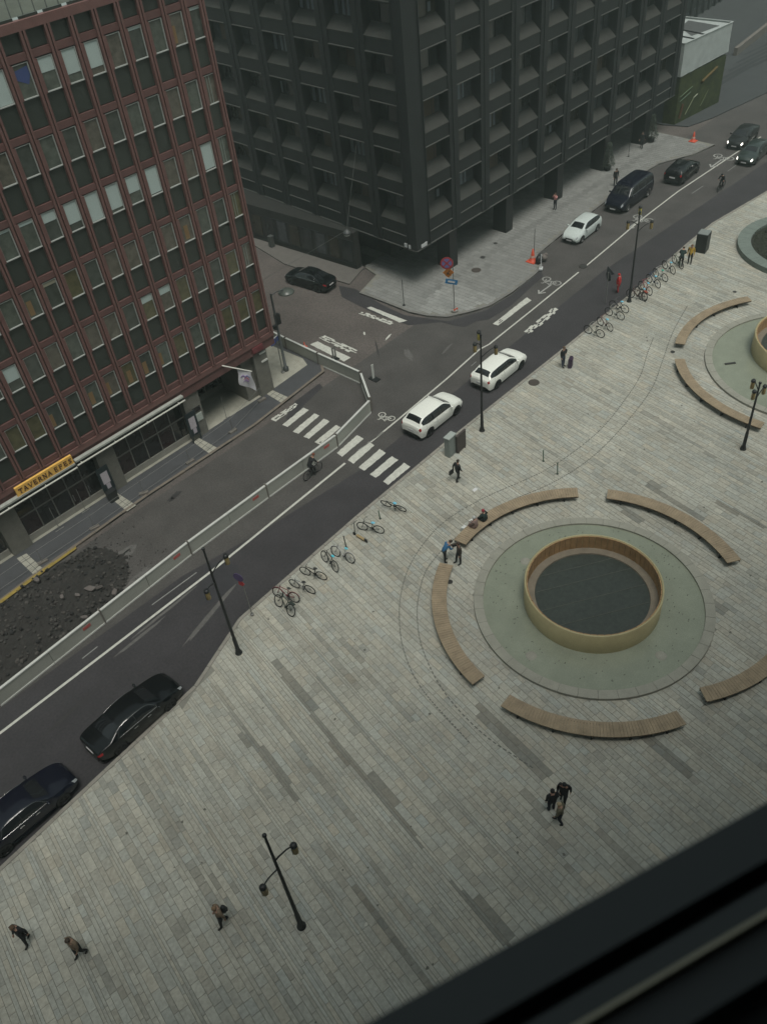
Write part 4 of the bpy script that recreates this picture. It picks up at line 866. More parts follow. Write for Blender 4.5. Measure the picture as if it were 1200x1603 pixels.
for px,py,s,lb in ((743,767,.18,'scrap of white paper near the walking man in black'),(1107,546,.24,'white paper lying beside the second fountain rim')):
    p = at(px,py,PZ); o = MB().add([(-s,-s*.5,.012),(s*.9,-s*.6,.02),(s,s*.5,.05),(0,s*.7,.03),(-s*.9,s*.4,.06)],[(0,1,2,3,4)]).build('paper', sw, loc=(p.x,p.y,PZ)); o['label'] = lb; o['category'] = 'paper'
# potted conical shrubs
def shrub(px,py,h,r,lb):
    p = at(px,py,.12); t = thing('potted_shrub', lb, 'shrub', p); MB().lathe([(0,0),(.28,0),(.36,.45),(.30,.46),(0,.40)],14).build('pot', black, t); MB().tube([(0,0,.4),(0,0,h*.8)],.04,6).build('stem', mat('bark',(.06,.045,.03),.9), t)
    mb = MB(); r_ = random.Random(px)
    for i in range(1100):
        z = r_.random()**1.2; a = r_.uniform(0,6.28); rr_ = r*(1-z*.75)*math.sqrt(r_.uniform(.3,1))*r_.uniform(.85,1.12); c = Vector((rr_*math.cos(a),rr_*math.sin(a),.5+z*h)); s = r_.uniform(.04,.08)
        u = Vector((r_.gauss(0,1),r_.gauss(0,1),r_.gauss(0,1))).normalized(); w = u.orthogonal().normalized(); mb.add([c-u*s,c+w*s*.6,c+u*s,c-w*s*.6],[(0,1,2,3)])
    mb.build('foliage', mat('leaf_dark',(.030,.042,.028),.7,var=.4,scale=6), t, kind='stuff')
shrub(950,266,2.2,.75,'dark conical shrub in a pot between two black columns'); shrub(1018,222,2.3,.7,'dark shrub in a pot at the last column by the hoarding')

# white works hoarding round the closed carriageway
pan = mat('hoarding_panel',(0.33,0.335,0.30),.7,var=.10,scale=.8,fine=.06); toprail = mat('hoarding_rail',(0.52,0.53,0.50),.6,var=.1,scale=3); redw = mat('reflector_red',(.42,.10,.09),.6)
def hoarding(pts, label, h=1.0, step=3.2, tags=()):
    t = thing('works_barrier', label, 'barrier', (pts[0][0],pts[0][1],0)); o = Vector(pts[0]); 
    for a, b in zip(pts[:-1], pts[1:]):
        a = Vector(a); b = Vector(b); L_ = (b-a).length; k = max(1,round(L_/step)); an = math.atan2((b-a).y,(b-a).x)
        for i in range(k):
            c = a.lerp(b,(i+.5)/k)-o; w = L_/k
            p = MB().cbox((0,0,h/2+.02),(w-.03,.09,h-.04)).build('panel', pan, t, loc=(c.x,c.y,0), rot=an+random.uniform(-.006,.006))
            MB().cbox((0,0,.05),(w-.02,.16,.10)).build('base_rail', toprail, t, loc=(c.x,c.y,0), rot=an)
            MB().cbox((0,0,h+.04),(w-.015,.15,.08)).build('top_rail', toprail, t, loc=(c.x,c.y,0), rot=an)
            j = a.lerp(b,i/k)-o
            if i % 2 == 0: MB().cbox((0,.0,h*.55),(.07,.22,h*1.25)).build('post', blockm, t, loc=(j.x,j.y,0), rot=an)
            if (i % 4 == 1): MB().cbox((w*.2,-.055,h*.72),(.5,.012,.2)).build('reflector', redw, t, loc=(c.x,c.y,0), rot=an)
    return t
mp = [tuple(at(x,y).xy) for x,y in ((0,1106),(165,975),(300,868),(420,779),(528,700),(580,646))]
hoarding([(-12,34.0)]+mp, 'long white works barrier running along the street past the zebra crossing')
hoarding([tuple(at(581,643).xy),tuple(at(567,603).xy)], 'short white barrier piece closing the corner by the bicycle symbol')
hoarding([tuple(at(566,601).xy),tuple(at(500,571).xy),tuple(at(450,547).xy),tuple(at(428,536).xy)], 'white works barrier crossing the side street towards the red building', step=3.0)
t = thing('marker_post', 'white flat marker panel on a dark foot beside the barrier corner', 'post', at(586,592)); MB().cbox((-.1,0,.65),(.22,.04,1.2)).build('panel', toprail, t); MB().cbox((-.1,-.1,.03),(.5,.8,.06)).build('foot', black, t)
t = thing('marker_post', 'pale twin marker panel behind the side street barrier', 'post', at(524,562)); MB().cbox((-.12,0,.55),(.14,.04,1.1)).cbox((.12,0,.55),(.14,.04,1.1)).build('panel', galv, t); MB().cbox((0,0,.03),(.5,.6,.06)).build('foot', black, t)
cone(477,543,'small orange cone behind the side street barrier',.45)

# broken-up carriageway: rubble with loose slabs
dirt = mat('broken_ground',(0.026,0.024,0.022),.95,var=.4,scale=1.6,fine=.4,bump=.8,bscale=18)
rub_poly = [(-14,35.4),(2.5,35.2),(9.2,35.5),(11.0,35.6),(12.2,36.6),(12.9,38.0),(12.7,39.4),(11.9,40.6),(9.0,41.0),(5.5,40.8),(-14,40.3)]
nx, ny = 150, 36; mb = MB(); rr = random.Random(9)
idx = {}
for i in range(nx):
    for j in range(ny):
        x = -14+27*i/(nx-1); y = 35.25+5.75*j/(ny-1)
        if not inpoly(x,y,rub_poly): continue
        e = min(1.0, min((Vector((x,y))-intersect_point_line(Vector((x,y,0)),Vector((*rub_poly[k],0)),Vector((*rub_poly[(k+1)%11],0)))[0].to_2d()).length for k in range(2,11))*1.5)
        z = .01+e*(.10+.14*noise.noise(Vector((x*.7,y*.7,0)))+.10*noise.noise(Vector((x*2.6,y*2.6,3)))+.04*rr.random()); idx[i,j] = len(mb.v); mb.v.append((x+rr.uniform(-.05,.05),y+rr.uniform(-.04,.04),max(.005,z)))
for i in range(nx-1):
    for j in range(ny-1):
        q = [(i,j),(i+1,j),(i+1,j+1),(i,j+1)]
        if all(k in idx for k in q): mb.f.append(tuple(idx[k] for k in q)); mb.m.append(0); mb.s.append(False)
RUB = mb.build('broken_ground', dirt, kind='structure')
def rock(mb, c, s, m=0, flat=.6):
    V = []; n = 6
    for zz, k in ((-.5,.8),(.5,.65)): V += [(c[0]+s*k*math.cos(2*math.pi*i/n+.3)*rr.uniform(.7,1.2), c[1]+s*k*math.sin(2*math.pi*i/n+.3)*rr.uniform(.7,1.2), c[2]+s*flat*zz*rr.uniform(.7,1.2)) for i in range(n)]
    mb.add(V, [tuple(range(n))[::-1],tuple(range(n,2*n))]+[(i,(i+1)%n,n+(i+1)%n,n+i) for i in range(n)], m)
mb = MB()
for i in range(1500):
    x = rr.uniform(-8,13); y = rr.uniform(35.5,41)
    if inpoly(x,y,rub_poly): rock(mb,(x,y,.10+.14*rr.random()),rr.choice((.05,.07,.09,.12,.16)),rr.choice((0,0,1,1,2)))
for i in range(160):
    x = rr.gauss(12.6,1.3); y = rr.uniform(36,41)
    if x > 8: rock(mb,(x,y,.03),rr.choice((.03,.04,.06)),rr.choice((0,1,2)))
mb.build('rubble', [mat('rubble_dark',(.018,.017,.017),.9), mat('rubble_mid',(.045,.041,.038),.9), mat('rubble_light',(.07,.064,.058),.9)], kind='stuff')['kind'] = 'stuff'
bpy.data.objects['rubble']['label'] = 'heap of broken asphalt and stones behind the white works barrier'; bpy.data.objects['rubble']['category'] = 'rubble'
lbs = ['largest pale broken slab tilted in the middle of the rubble','flat grey slab left of the largest broken slab','small slab standing on edge beside the largest one','pale slab at the white barrier edge of the rubble','brown slab lowest in the rubble by the barrier','loose slab at the upper left of the rubble','grey slab at the front of the pavement slab end']
for (px,py,sx,sy,tz),lb in zip(((143,922,.95,.55,.28),(122,932,.45,.3,.2),(155,920,.7,.2,.3),(180,928,.8,.5,.1),(133,967,.5,.35,.1),(98,935,.55,.35,.15),(58,908,.5,.45,.05)),lbs):
    p = at(px,py,.3); mb = MB(); n = 7; V = []
    for zz in (-.06,.06): V += [(sx/2*math.cos(2*math.pi*i/n)*(.75+.3*math.sin(i*2.1+px)),sy/2*math.sin(2*math.pi*i/n)*(.8+.25*math.cos(i*1.7)),zz) for i in range(n)]
    mb.add(V,[tuple(range(n))[::-1],tuple(range(n,2*n))]+[(i,(i+1)%n,n+(i+1)%n,n+i) for i in range(n)]); o = mb.build('broken_slab', mat('slab_pale',(.12,.105,.098),.9,var=.2,scale=4), loc=(p.x,p.y,.34), rot=(tz,tz*.6,px*.3)); o['label'] = lb; o['category'] = 'slab'

# ------------------------------------------------------------------ vehicles
tyre = mat('tyre',(.012,.012,.012),.85); rimsil = mat('rim_silver',(.22,.22,.22),.35,.7); rimblk = mat('rim_dark',(.03,.03,.032),.4,.5)
cglass = mat('car_glass',(.012,.014,.016),.06,spec=.7); chrome = mat('chrome',(.55,.55,.55),.18,.95); tail = mat('tail_red',(.30,.012,.016),.25); headl = mat('head_glass',(.32,.34,.35),.15); headon = mat('head_lit',(.95,.9,.8),.3,emit=2.2); under = mat('underbody',(.008,.008,.008),.9)
def cr1(P, t):
    n = len(P)-1; i = min(int(t), n-1); f = t-i; a,b,c,d = P[max(i-1,0)],P[i],P[i+1],P[min(i+2,n)]
    m0 = (c-a)*.5; m1 = (d-b)*.5
    if (c-b)*(b-a) <= 0: m0 = 0
    if (d-c)*(c-b) <= 0: m1 = 0
    f2=f*f; f3=f2*f; return (2*f3-3*f2+1)*b+(f3-2*f2+f)*m0+(-2*f3+3*f2)*c+(f3-f2)*m1
class Hull:
    def __init__(s, st, xw, rw_): s.st = list(zip(*st)); s.xw = xw; s.rw = rw_
    def sec(s, u):
        x,zl,zb,zr,wl,wb,wr = [cr1(c,u) for c in s.st]; z0 = zl
        for xx in s.xw:
            dx = abs(x-xx); 
            if dx < s.rw+.07: z0 = max(z0, s.rw*.95+math.sqrt(max(0,(s.rw+.07)**2-dx*dx)))
        zm = zl+(zb-zl)*.52; zm = max(zm, z0+.02); zb = max(zb, zm+.03)
        return x,[(wl*.95 if z0<zl+.02 else wl*1.0,z0),(wl,zm),(wb,zb),(wr,zr-.035),(0,zr+.02)]
    def p(s, u, v):
        sg = 1
        if v > 4: v = 8-v; sg = -1
        x, Q = s.sec(u); y = cr1([q[0] for q in Q], v); z = cr1([q[1] for q in Q], v)
        if 3 < v: f = v-3; y = Q[3][0]*(1-f); z = Q[3][1]+(Q[4][1]-Q[3][1])*math.sin(f*math.pi/2)
        return Vector((x, sg*y, z))
    def patch(s, u0, u1, v0, v1, nu=8, nv=5, off=.008, fn=None, name='window', m=None, par=None):
        mb = MB(); V = []
        for i in range(nu+1):
            for j in range(nv+1):
                a = i/nu; b = j/nv; u = u0+(u1-u0)*a; va = v0; vb = v1
                if fn: u, v = fn(a,b)
                else: v = va+(vb-va)*b
                c = s.p(u,v); du = s.p(min(u+.03,len(s.st[0])-1.001),v)-s.p(max(u-.03,0),v); dv_ = s.p(u,v+.03)-s.p(u,v-.03); nn = du.cross(dv_); nn = nn.normalized() if nn.length > 1e-9 else Vector((0,0,1))
                if nn.dot(c-Vector((c.x,0,.6))) < 0: nn = -nn
                V.append(c+nn*off)
        mb.add(V, [(i*(nv+1)+j,(i+1)*(nv+1)+j,(i+1)*(nv+1)+j+1,i*(nv+1)+j+1) for i in range(nu) for j in range(nv)], 0, True)
        return mb.build(name, m or cglass, par)
TYPES = {
 'sedan': dict(L=4.95,W=1.88,tab=[(-2.475,.42,.78,.80,.66,.62,.50),(-2.40,.30,.93,.99,.80,.76,.64),(-2.05,.25,.99,1.08,.90,.83,.70),(-1.72,.22,1.00,1.12,.92,.85,.70),(-.95,.20,.99,1.38,.93,.86,.60),(-.40,.20,.98,1.45,.93,.87,.61),(.15,.20,.97,1.44,.93,.87,.61),(.55,.20,.96,1.35,.93,.87,.62),(1.22,.22,.93,1.04,.93,.85,.72),(1.7,.25,.88,.96,.92,.82,.70),(2.15,.28,.78,.85,.87,.76,.62),(2.40,.32,.64,.70,.76,.66,.52),(2.475,.42,.55,.58,.64,.56,.42)],xw=(-1.45,1.50),rw=.34),
 'suv': dict(L=4.68,W=1.90,tab=[(-2.34,.50,.90,.93,.72,.68,.58),(-2.29,.36,1.02,1.10,.84,.78,.64),(-2.20,.32,1.08,1.18,.90,.84,.70),(-2.10,.30,1.10,1.30,.93,.87,.68),(-1.72,.28,1.10,1.60,.95,.89,.62),(-.9,.27,1.08,1.65,.95,.90,.64),(-.1,.27,1.06,1.65,.95,.90,.64),(.45,.27,1.05,1.56,.95,.90,.65),(1.10,.28,1.03,1.16,.95,.88,.74),(1.6,.30,.98,1.07,.94,.86,.72),(2.02,.34,.88,.96,.90,.80,.64),(2.26,.38,.74,.80,.80,.70,.54),(2.34,.48,.60,.64,.68,.6,.46)],xw=(-1.42,1.45),rw=.37),
 'wagon': dict(L=4.80,W=1.88,tab=[(-2.40,.46,.88,.90,.70,.66,.56),(-2.35,.33,.98,1.04,.82,.77,.64),(-2.26,.28,1.03,1.12,.89,.82,.70),(-2.16,.26,1.05,1.22,.92,.85,.68),(-1.72,.24,1.04,1.47,.94,.87,.60),(-.9,.23,1.02,1.55,.94,.88,.62),(-.1,.23,1.00,1.55,.94,.88,.62),(.45,.23,.99,1.46,.94,.88,.63),(1.15,.24,.97,1.09,.94,.86,.72),(1.65,.26,.92,1.01,.93,.84,.70),(2.08,.30,.82,.90,.88,.78,.62),(2.32,.34,.68,.74,.78,.68,.52),(2.40,.44,.56,.60,.66,.58,.44)],xw=(-1.45,1.45),rw=.35),
 'hatch': dict(L=4.26,W=1.79,tab=[(-2.13,.45,.88,.90,.68,.64,.54),(-2.09,.33,.96,1.02,.79,.73,.62),(-2.02,.28,.99,1.10,.85,.79,.66),(-1.93,.25,1.00,1.18,.88,.82,.66),(-1.55,.22,1.00,1.40,.895,.84,.60),(-.8,.21,.98,1.47,.895,.84,.60),(-.1,.21,.96,1.47,.895,.84,.60),(.35,.21,.95,1.38,.895,.84,.61),(1.02,.22,.93,1.05,.895,.82,.70),(1.45,.25,.88,.97,.885,.79,.67),(1.82,.28,.78,.85,.84,.73,.59),(2.05,.32,.64,.70,.75,.64,.50),(2.13,.42,.54,.57,.64,.56,.42)],xw=(-1.30,1.32),rw=.33),
 'van': dict(L=5.2,W=1.95,tab=[(-2.60,.50,1.05,1.10,.76,.73,.66),(-2.56,.36,1.15,1.30,.88,.85,.74),(-2.52,.32,1.18,1.50,.93,.89,.74),(-2.48,.30,1.19,1.65,.95,.91,.74),(-2.30,.28,1.19,1.84,.965,.93,.73),(-1.2,.27,1.18,1.90,.975,.94,.75),(.0,.27,1.16,1.90,.975,.94,.75),(.85,.27,1.15,1.80,.975,.94,.75),(1.62,.28,1.10,1.25,.97,.92,.80),(2.0,.30,1.02,1.13,.95,.88,.75),(2.32,.34,.90,.98,.90,.80,.66),(2.53,.38,.74,.80,.82,.72,.56),(2.60,.48,.62,.66,.70,.62,.46)],xw=(-1.62,1.68),rw=.36)}
def car(kind, x, y, heading, color, label, rimm_=None, lit=False, name='parked_car', group=None, roofrail=False, sunroof=False, scale=1.0, trim=None, z=0.0, cat='car'):
    T = TYPES[kind]; t = thing(name, label, cat, (x,y,z), R(heading), group); t.scale = (scale,)*3
    H = Hull(T['tab'], T['xw'], T['rw']); NU = 132; NV = 40; n = len(T['tab'])-1; mb = MB(); V = []
    for i in range(NU+1):
        u = n*i/NU
        for j in range(NV+1): V.append(H.p(min(u,n-1e-6), 8*j/NV))
    k = NV+1; mb.add(V, [(i*k+j,(i+1)*k+j,(i+1)*k+j+1,i*k+j+1) for i in range(NU) for j in range(NV)], 0, True)
    mb.add(V[:k], [tuple(range(k))]); mb.add(V[-k:], [tuple(range(k))[::-1]])
    W_ = T['W']; L_ = T['L']; zl = T['tab'][5][1]
    mb.build('body', color, t)
    MB().cbox((0,0,zl+.12),(L_-.35,W_-.62,.40)).cbox(((T['xw'][0]+T['xw'][1])/2,0,zl+.1),((T['xw'][1]-T['xw'][0])-T['rw']*2-.25,W_-.16,.2)).build('underbody', under, t)
    for xx in T['xw']: MB().cbox((xx,0,T['rw']+.12),(T['rw']*2+.1,W_-.5,T['rw']*1.5)).build('wheel_housing', under, t)
    for xx in T['xw']:
        for s_ in (-1,1):
            r = T['rw']; yy = s_*(W_/2-.13)
            w = MB().lathe([(r*.62,-.11),(r*.95,-.11),(r,-.08),(r,.08),(r*.95,.11),(r*.62,.11)],22).data('wheel', tyre); w_ = ob('wheel', w, t, loc=(xx,yy,r), rot=(R(90)*(-s_),0,0))
            q = MB().lathe([(r*.64,.10),(r*.60,.06),(r*.58,.03)],22)
            for a_ in range(5):
                an = a_*2*math.pi/5; q.add([Vector((math.cos(an)*r*.6-math.sin(an)*sx,math.sin(an)*r*.6+math.cos(an)*sx,.095)) for sx in (-.035,.035)]+[Vector((-math.sin(an)*sx,math.cos(an)*sx,.085)) for sx in (.05,-.05)],[(0,1,2,3)])
            q.lathe([(r*.16,.1),(0,.11)],10); q.build('rim', rimm_ or rimsil, w_); MB().lathe([(r*.6,.02),(0,.02)],16).build('brake_disc', under, w_)
    # glass
    H.patch(7.12,7.93,3.0,5.0,8,10,fn=lambda a,b:(7.12+.80*a-(0.0)*abs(2*b-1), 3.18+1.64*b), name='windshield', par=t)
    if kind == 'van': H.patch(3.2,3.85,0,0,8,10,fn=lambda a,b:(3.2+.6*a,3.18+1.64*b),name='rear_window',par=t)
    else: H.patch(3.1,3.9,0,0,8,10,fn=lambda a,b:(3.08+.84*a,3.12+1.76*b),name='rear_window',par=t)
    segs = {'sedan':((3.62,5.25),(5.33,7.6)),'suv':((3.35,4.45),(4.55,5.85),(5.93,7.65)),'wagon':((3.35,4.45),(4.55,5.85),(5.93,7.65)),'hatch':((3.5,4.3),(4.38,5.8),(5.88,7.62)) if kind!='hatch' else ((3.5,5.0),(5.12,7.62)),'van':((3.9,4.9),(4.98,6.2),(6.28,7.7))}[kind]
    for s_ in (0,1):
        ua, ub = segs[0][0], segs[-1][1]
        for u0,u1 in segs:
            def fn(a,b,u0=u0,u1=u1):
                u = u0+(u1-u0)*a; w_ = (u-ua)/(ub-ua); lo = 2.10+.30*max(0,1-w_*4)**1.5; hi = 2.92-.10*max(0,w_*5-4)
                v = lo+(hi-lo)*b; return (u, v if not s_ else 8-v)
            H.patch(0,0,0,0,12,4,fn=fn,name='window',par=t)
        for (_,q0),(q1,_) in zip(segs[:-1],segs[1:]):
            H.patch(0,0,0,0,2,4,off=.006,fn=lambda a,b,q0=q0,q1=q1:(q0+(q1-q0)*a, (lambda v: v if not s_ else 8-v)(2.10+.82*b)),name='pillar',m=black,par=t)
        v = (lambda q: q) if not s_ else (lambda q: 8-q)
        H.patch(0,0,0,0,6,4,off=.012,fn=lambda a,b:(10.35+1.0*a-.25*b,v(1.55+.75*b)),name='headlight',m=headon if lit else headl,par=t)
        if kind in ('sedan',): H.patch(0,0,0,0,5,4,off=.012,fn=lambda a,b:(.35+1.15*a,v(1.45+.45*b)),name='taillight',m=tail,par=t)
        else: H.patch(0,0,0,0,5,5,off=.014,fn=lambda a,b:(.55+1.2*a,v(1.55+1.05*b)),name='taillight',m=tail,par=t)
        sg = 1-2*s_; c = H.p(7.55,2.05)
        MB().sphere((c.x+.02,sg*(c.y+.13),c.z+.06),(.075,.12,.075),10,6).tube([(c.x,sg*(c.y-.02),c.z-.01),(c.x+.02,sg*(c.y+.08),c.z+.03)],.025,5).build('mirror', color, t)
        # trim line under the side glass and door joints
        if trim:
            pts = [H.p(u, v(2.06))+Vector((0,sg*.012,0)) for u in [3.6+i*.2 for i in range(21)]]; MB().tube(pts,.014,5).build('window_trim', trim, t); pts = [H.p(u, v(2.95 if 3.8 < u < 7.2 else 2.95-.85*min(1,(3.8-u)/.3 if u < 3.8 else (u-7.2)/.45)))+Vector((0,sg*.010,.004)) for u in [3.5+i*.165 for i in range(26)]]; MB().tube(pts,.008,4).build('window_trim', trim, t)
        for u in ((4.0,5.3,7.3) if kind not in ('hatch',) else (5.05,7.35)):
            MB().tube([H.p(u,v(q))+Vector((0,sg*.001,0)) for q in (1.05,1.3,1.6,1.95)],.006,4).build('door_gap', under, t)
        for u in ((5.0,6.6) if kind != 'hatch' else (5.5,)):
            c = H.p(u,v(1.72)); MB().cbox((c.x,c.y+sg*.015,c.z),(.2,.03,.03)).build('door_handle', chrome if trim else color, t)
        if roofrail: MB().tube([H.p(u,v(3.05))+Vector((0,0,.03)) for u in (4.3,4.8,5.5,6.2,6.9)],.018,6).build('roof_rail', rimblk if not trim else chrome, t)
    x0 = -L_/2; zt = T['tab'][0]
    MB().cbox((x0-.012,0,zt[1]+.24),(.02,.52,.11)).build('number_plate', sw, t)
    MB().cbox((x0-.005,0,zt[1]-.03),(.06,W_*.62,.12)).build('rear_bumper_insert', under, t)
    MB().cbox((L_/2+.004,0,.50),(.03,W_*.40,.13)).build('grille', under, t); MB().cbox((L_/2+.012,0,.40),(.02,.50,.11)).build('number_plate', sw, t)
    if kind == 'sedan': MB().cbox((x0+.03,0,zt[2]-.01),(.03,.9,.03)).build('boot_trim', chrome, t)
    if sunroof: H.patch(0,0,0,0,6,6,off=.006,fn=lambda a,b:(4.6+1.9*a,3.35+1.3*b),name='sunroof',par=t)
    return t
white_p = mat('white_paint',(.80,.81,.75),.3,coat=.4); white_g = mat('white_paint_cool',(.55,.60,.58),.3,coat=.5)
black_p = mat('black_paint',(.004,.005,.006),.14,spec=.45); blue_p = mat('midnight_paint',(.005,.006,.014),.14,spec=.45); dgrey_p = mat('charcoal_paint',(.018,.020,.020),.2,spec=.45); green_p = mat('dark_green_paint',(.022,.034,.030),.3,coat=.8)
car('suv', 34.15, 31.75, 1.5, white_p, 'white high-riding car waiting nearest the zebra crossing', rimblk, name='white_car')
car('wagon', 41.15, 31.45, 1.5, white_p, 'white estate style car behind the lamp post, second in the lane', rimblk, name='white_car')
car('hatch', 62.6, 38.75, 183, white_g, 'white hatchback parked by the light pavement facing the camera', rimsil)
car('van', 70.5, 38.85, 182, blue_p, 'long black van parked behind the white hatchback', rimsil, name='parked_van', cat='van', trim=chrome, scale=1.1)
car('hatch', 78.0, 37.5, 4, black_p, 'black hatchback with its back to the camera beyond the black van', rimblk, scale=1.08)
car('sedan', 88.6, 36.6, 186, dgrey_p, 'dark car with lit headlamps farther left of two coming at the top right', rimblk, lit=True, name='moving_car')
car('sedan', 85.4, 33.9, 184, green_p, 'dark green-grey car with lit headlamps, nearer of two coming at the right edge', rimblk, lit=True, name='moving_car')
car('sedan', 42.5, 53.0, 97, black_p, 'black coupe style car parked in the side street', rimblk, trim=chrome, scale=.97)
car('sedan', 6.5, 27.75, 2.5, black_p, 'black saloon stopped at the plaza kerb bend, rear lamps towards the camera', rimblk, trim=chrome, sunroof=False, name='black_saloon', scale=1.05)
car('sedan', .05, 27.45, 2, blue_p, 'dark blue-black saloon cut by the left picture edge behind the first one', rimblk, trim=chrome, name='black_saloon', scale=1.05)

# ------------------------------------------------------------------ bicycles
spoke_m = mat('spoke',(.12,.12,.12),.4,.6)
def bicycle(x, y, heading, label, col=(.015,.015,.016), saddle=(.02,.02,.02), basket=None, lean=8, guard=False, z=PZ, group='bicycles parked along the plaza kerb', sc_=1.0, wheelcol=None):
    t = thing('bicycle', label, 'bicycle', (x,y,z), 0, group); t.rotation_euler = (R(lean),0,R(heading)); t.scale = (sc_,)*3
    fm = mat('bike_%02d_%02d_%02d' % tuple(int(c*99) for c in col),col,.4); sm_ = mat('saddle_%02d_%02d_%02d' % tuple(int(c*99) for c in saddle),saddle,.6); r = .345
    if 'bw' not in bmesh_cache:
        q = MB(); n = 28; q.tube([(r*math.cos(2*math.pi*i/n),0,r*math.sin(2*math.pi*i/n)) for i in range(n+1)],.028,6,cap=False); bmesh_cache['bw'] = q.data('wheel', rubber)
        q = MB(); q.tube([((r-.03)*math.cos(2*math.pi*i/n),0,(r-.03)*math.sin(2*math.pi*i/n)) for i in range(n+1)],.009,4,cap=False)
        for i in range(14): a = 2*math.pi*i/14; q.tube([(0,.02*(-1)**i,0),((r-.02)*math.cos(a),0,(r-.02)*math.sin(a))],.0022,3)
        q.tube([(0,-.05,0),(0,.05,0)],.025,8); bmesh_cache['bs'] = q.data('spokes', spoke_m)
    for xx in (-.53,.53):
        w = ob('wheel', bmesh_cache['bw'], t, loc=(xx,0,r)); ob('spokes', bmesh_cache['bs'], w)
        if guard: MB().tube([(.375*math.cos(a)+xx,0,r+.375*math.sin(a)) for a in [R(20+i*14) for i in range(11)]],.02,5).build('mudguard', fm, t)
    f = MB(); bb=(-.08,0,.28); ra=(-.53,0,r); st=(-.2,0,.80); hd=(.36,0,.82); hb=(.39,0,.70)
    for a,b,q in ((bb,st,.024),(bb,hb,.028),((-.19,0,.74),hd,.024),(bb,(ra[0],.05,ra[2]),.011),(bb,(ra[0],-.05,ra[2]),.011),((-.18,0,.72),(ra[0],.05,ra[2]),.009),((-.18,0,.72),(ra[0],-.05,ra[2]),.009),(hb,(.34,0,.92),.02)): f.tube([a,b],q,6)
    f.build('frame', fm, t)
    MB().tube([hb,(.47,.05,.5),(.53,.05,r)],.011,5).tube([hb,(.47,-.05,.5),(.53,-.05,r)],.011,5).build('fork', fm, t)
    MB().tube([(.2,.30,.99),(.30,.22,1.0),(.35,.05,.95),(.34,0,.93),(.35,-.05,.95),(.30,-.22,1.0),(.2,-.30,.99)],.013,6).build('handlebar', steel if guard else fm, t)
    MB().sphere((-.24,0,.90),(.14,.085,.04),10,6).tube([(-.2,0,.78),(-.23,0,.88)],.014,5).build('saddle', sm_, t)
    MB().lathe([(0,-.01),(.09,-.01),(.09,.01),(0,.01)],12).build('chainring', black, t, loc=(-.08,-.05,.28), rot=(R(90),0,0))
    MB().tube([(-.08,-.07,.28),(.05,-.08,.18)],.011,4).cbox((.06,-.13,.18),(.09,.08,.02)).tube([(-.08,.07,.28),(-.2,.08,.38)],.011,4).cbox((-.21,.13,.38),(.09,.08,.02)).build('pedals', black, t)
    if basket:
        bk_ = mat('rack_%02d_%02d_%02d' % tuple(int(c*99) for c in basket),basket,.6)
        MB().cbox((-.50,0,.78),(.36,.20,.05)).tube([(-.62,.08,.76),(-.54,.06,r)],.008,4).tube([(-.62,-.08,.76),(-.54,-.06,r)],.008,4).build('rear_rack', bk_, t)
    MB().tube([(-.1,.05,.3),(-.05,.20,.0)],.009,4).build('kickstand', steel, t)
    return t
blue_s = (.16,.50,.66)
def bike_px(pf, pr, label, **k):          # from the wheel contact points seen in the photo
    a, b = at(*pf, PZ), at(*pr, PZ); c = (a+b)/2; d = a-b; return bicycle(c.x, c.y, math.degrees(math.atan2(d.y,d.x)), label, **k)
bike_px((602,791),(634,801),'dark bicycle with a light blue saddle cover, topmost of the lower row',saddle=blue_s,lean=-22,guard=True)
bike_px((566,829),(596,835),'dark bicycle with a light blue saddle cover beside the scooter',saddle=blue_s,lean=-6)
bike_px((527,871),(546,880),'silver bicycle with a light blue saddle cover and pale mudguards',col=(.40,.40,.40),saddle=(.14,.52,.62),guard=True,lean=12)
bike_px((504,875),(527,897),'black bicycle with a turquoise saddle cover in the middle of the lower row',saddle=(.08,.50,.62),lean=14)
bike_px((480,900),(504,907),'dark bicycle with black saddle bag behind the pair with large wheels',lean=-4)
bike_px((459,918),(491,930),'silver framed bicycle with large black wheels in the lower row',col=(.25,.25,.25),lean=-5)
bike_px((434,934),(463,943),'red bicycle with silver handlebars in the lower row',col=(.16,.02,.03),guard=True,lean=10)
bike_px((430,945),(458,967),'dark green bicycle leaning over at the lower end of the lower row',col=(.02,.03,.025),lean=26,basket=(.03,.04,.035))
bike_px((917,521),(941,529),'white framed bicycle with clear wheels, lowest of the upper row',col=(.30,.31,.27),lean=-4)
bike_px((937,508),(955,519),'bicycle with reddish wheels and a light blue saddle cover, second of the upper row',col=(.20,.10,.09),saddle=blue_s,lean=-4)
bike_px((950,493),(972,501),'pale bicycle with a black rear wheel left of the lamp post',col=(.28,.28,.25),lean=-5)
bike_px((957,482),(979,490),'grey bicycle with a light blue saddle cover just left of the lamp post',col=(.10,.10,.10),saddle=blue_s,lean=-5)
bike_px((987,466),(1003,470),'brown bicycle partly hidden by the upper lamp post',col=(.10,.06,.05),lean=4)
bike_px((992,459),(1010,474),'black bicycle with a light blue saddle and orange bag right of the lamp post',saddle=blue_s,basket=(.28,.05,.03),lean=8)
bike_px((1000,452),(1016,463),'red bicycle with a light blue saddle beside the black one',col=(.30,.04,.06),saddle=blue_s,lean=4)
bike_px((1012,440),(1031,452),'dark blue bicycle with a pale blue saddle in the upper row',col=(.03,.05,.12),saddle=blue_s,lean=-4)
bike_px((1021,430),(1044,443),'white framed bicycle with a green saddle cover in the upper row',col=(.50,.50,.47),saddle=(.03,.30,.22),lean=-6)
bike_px((1036,418),(1055,431),'grey bicycle with a light blue saddle left of the person in dark clothes',col=(.12,.13,.14),saddle=blue_s,lean=-4)
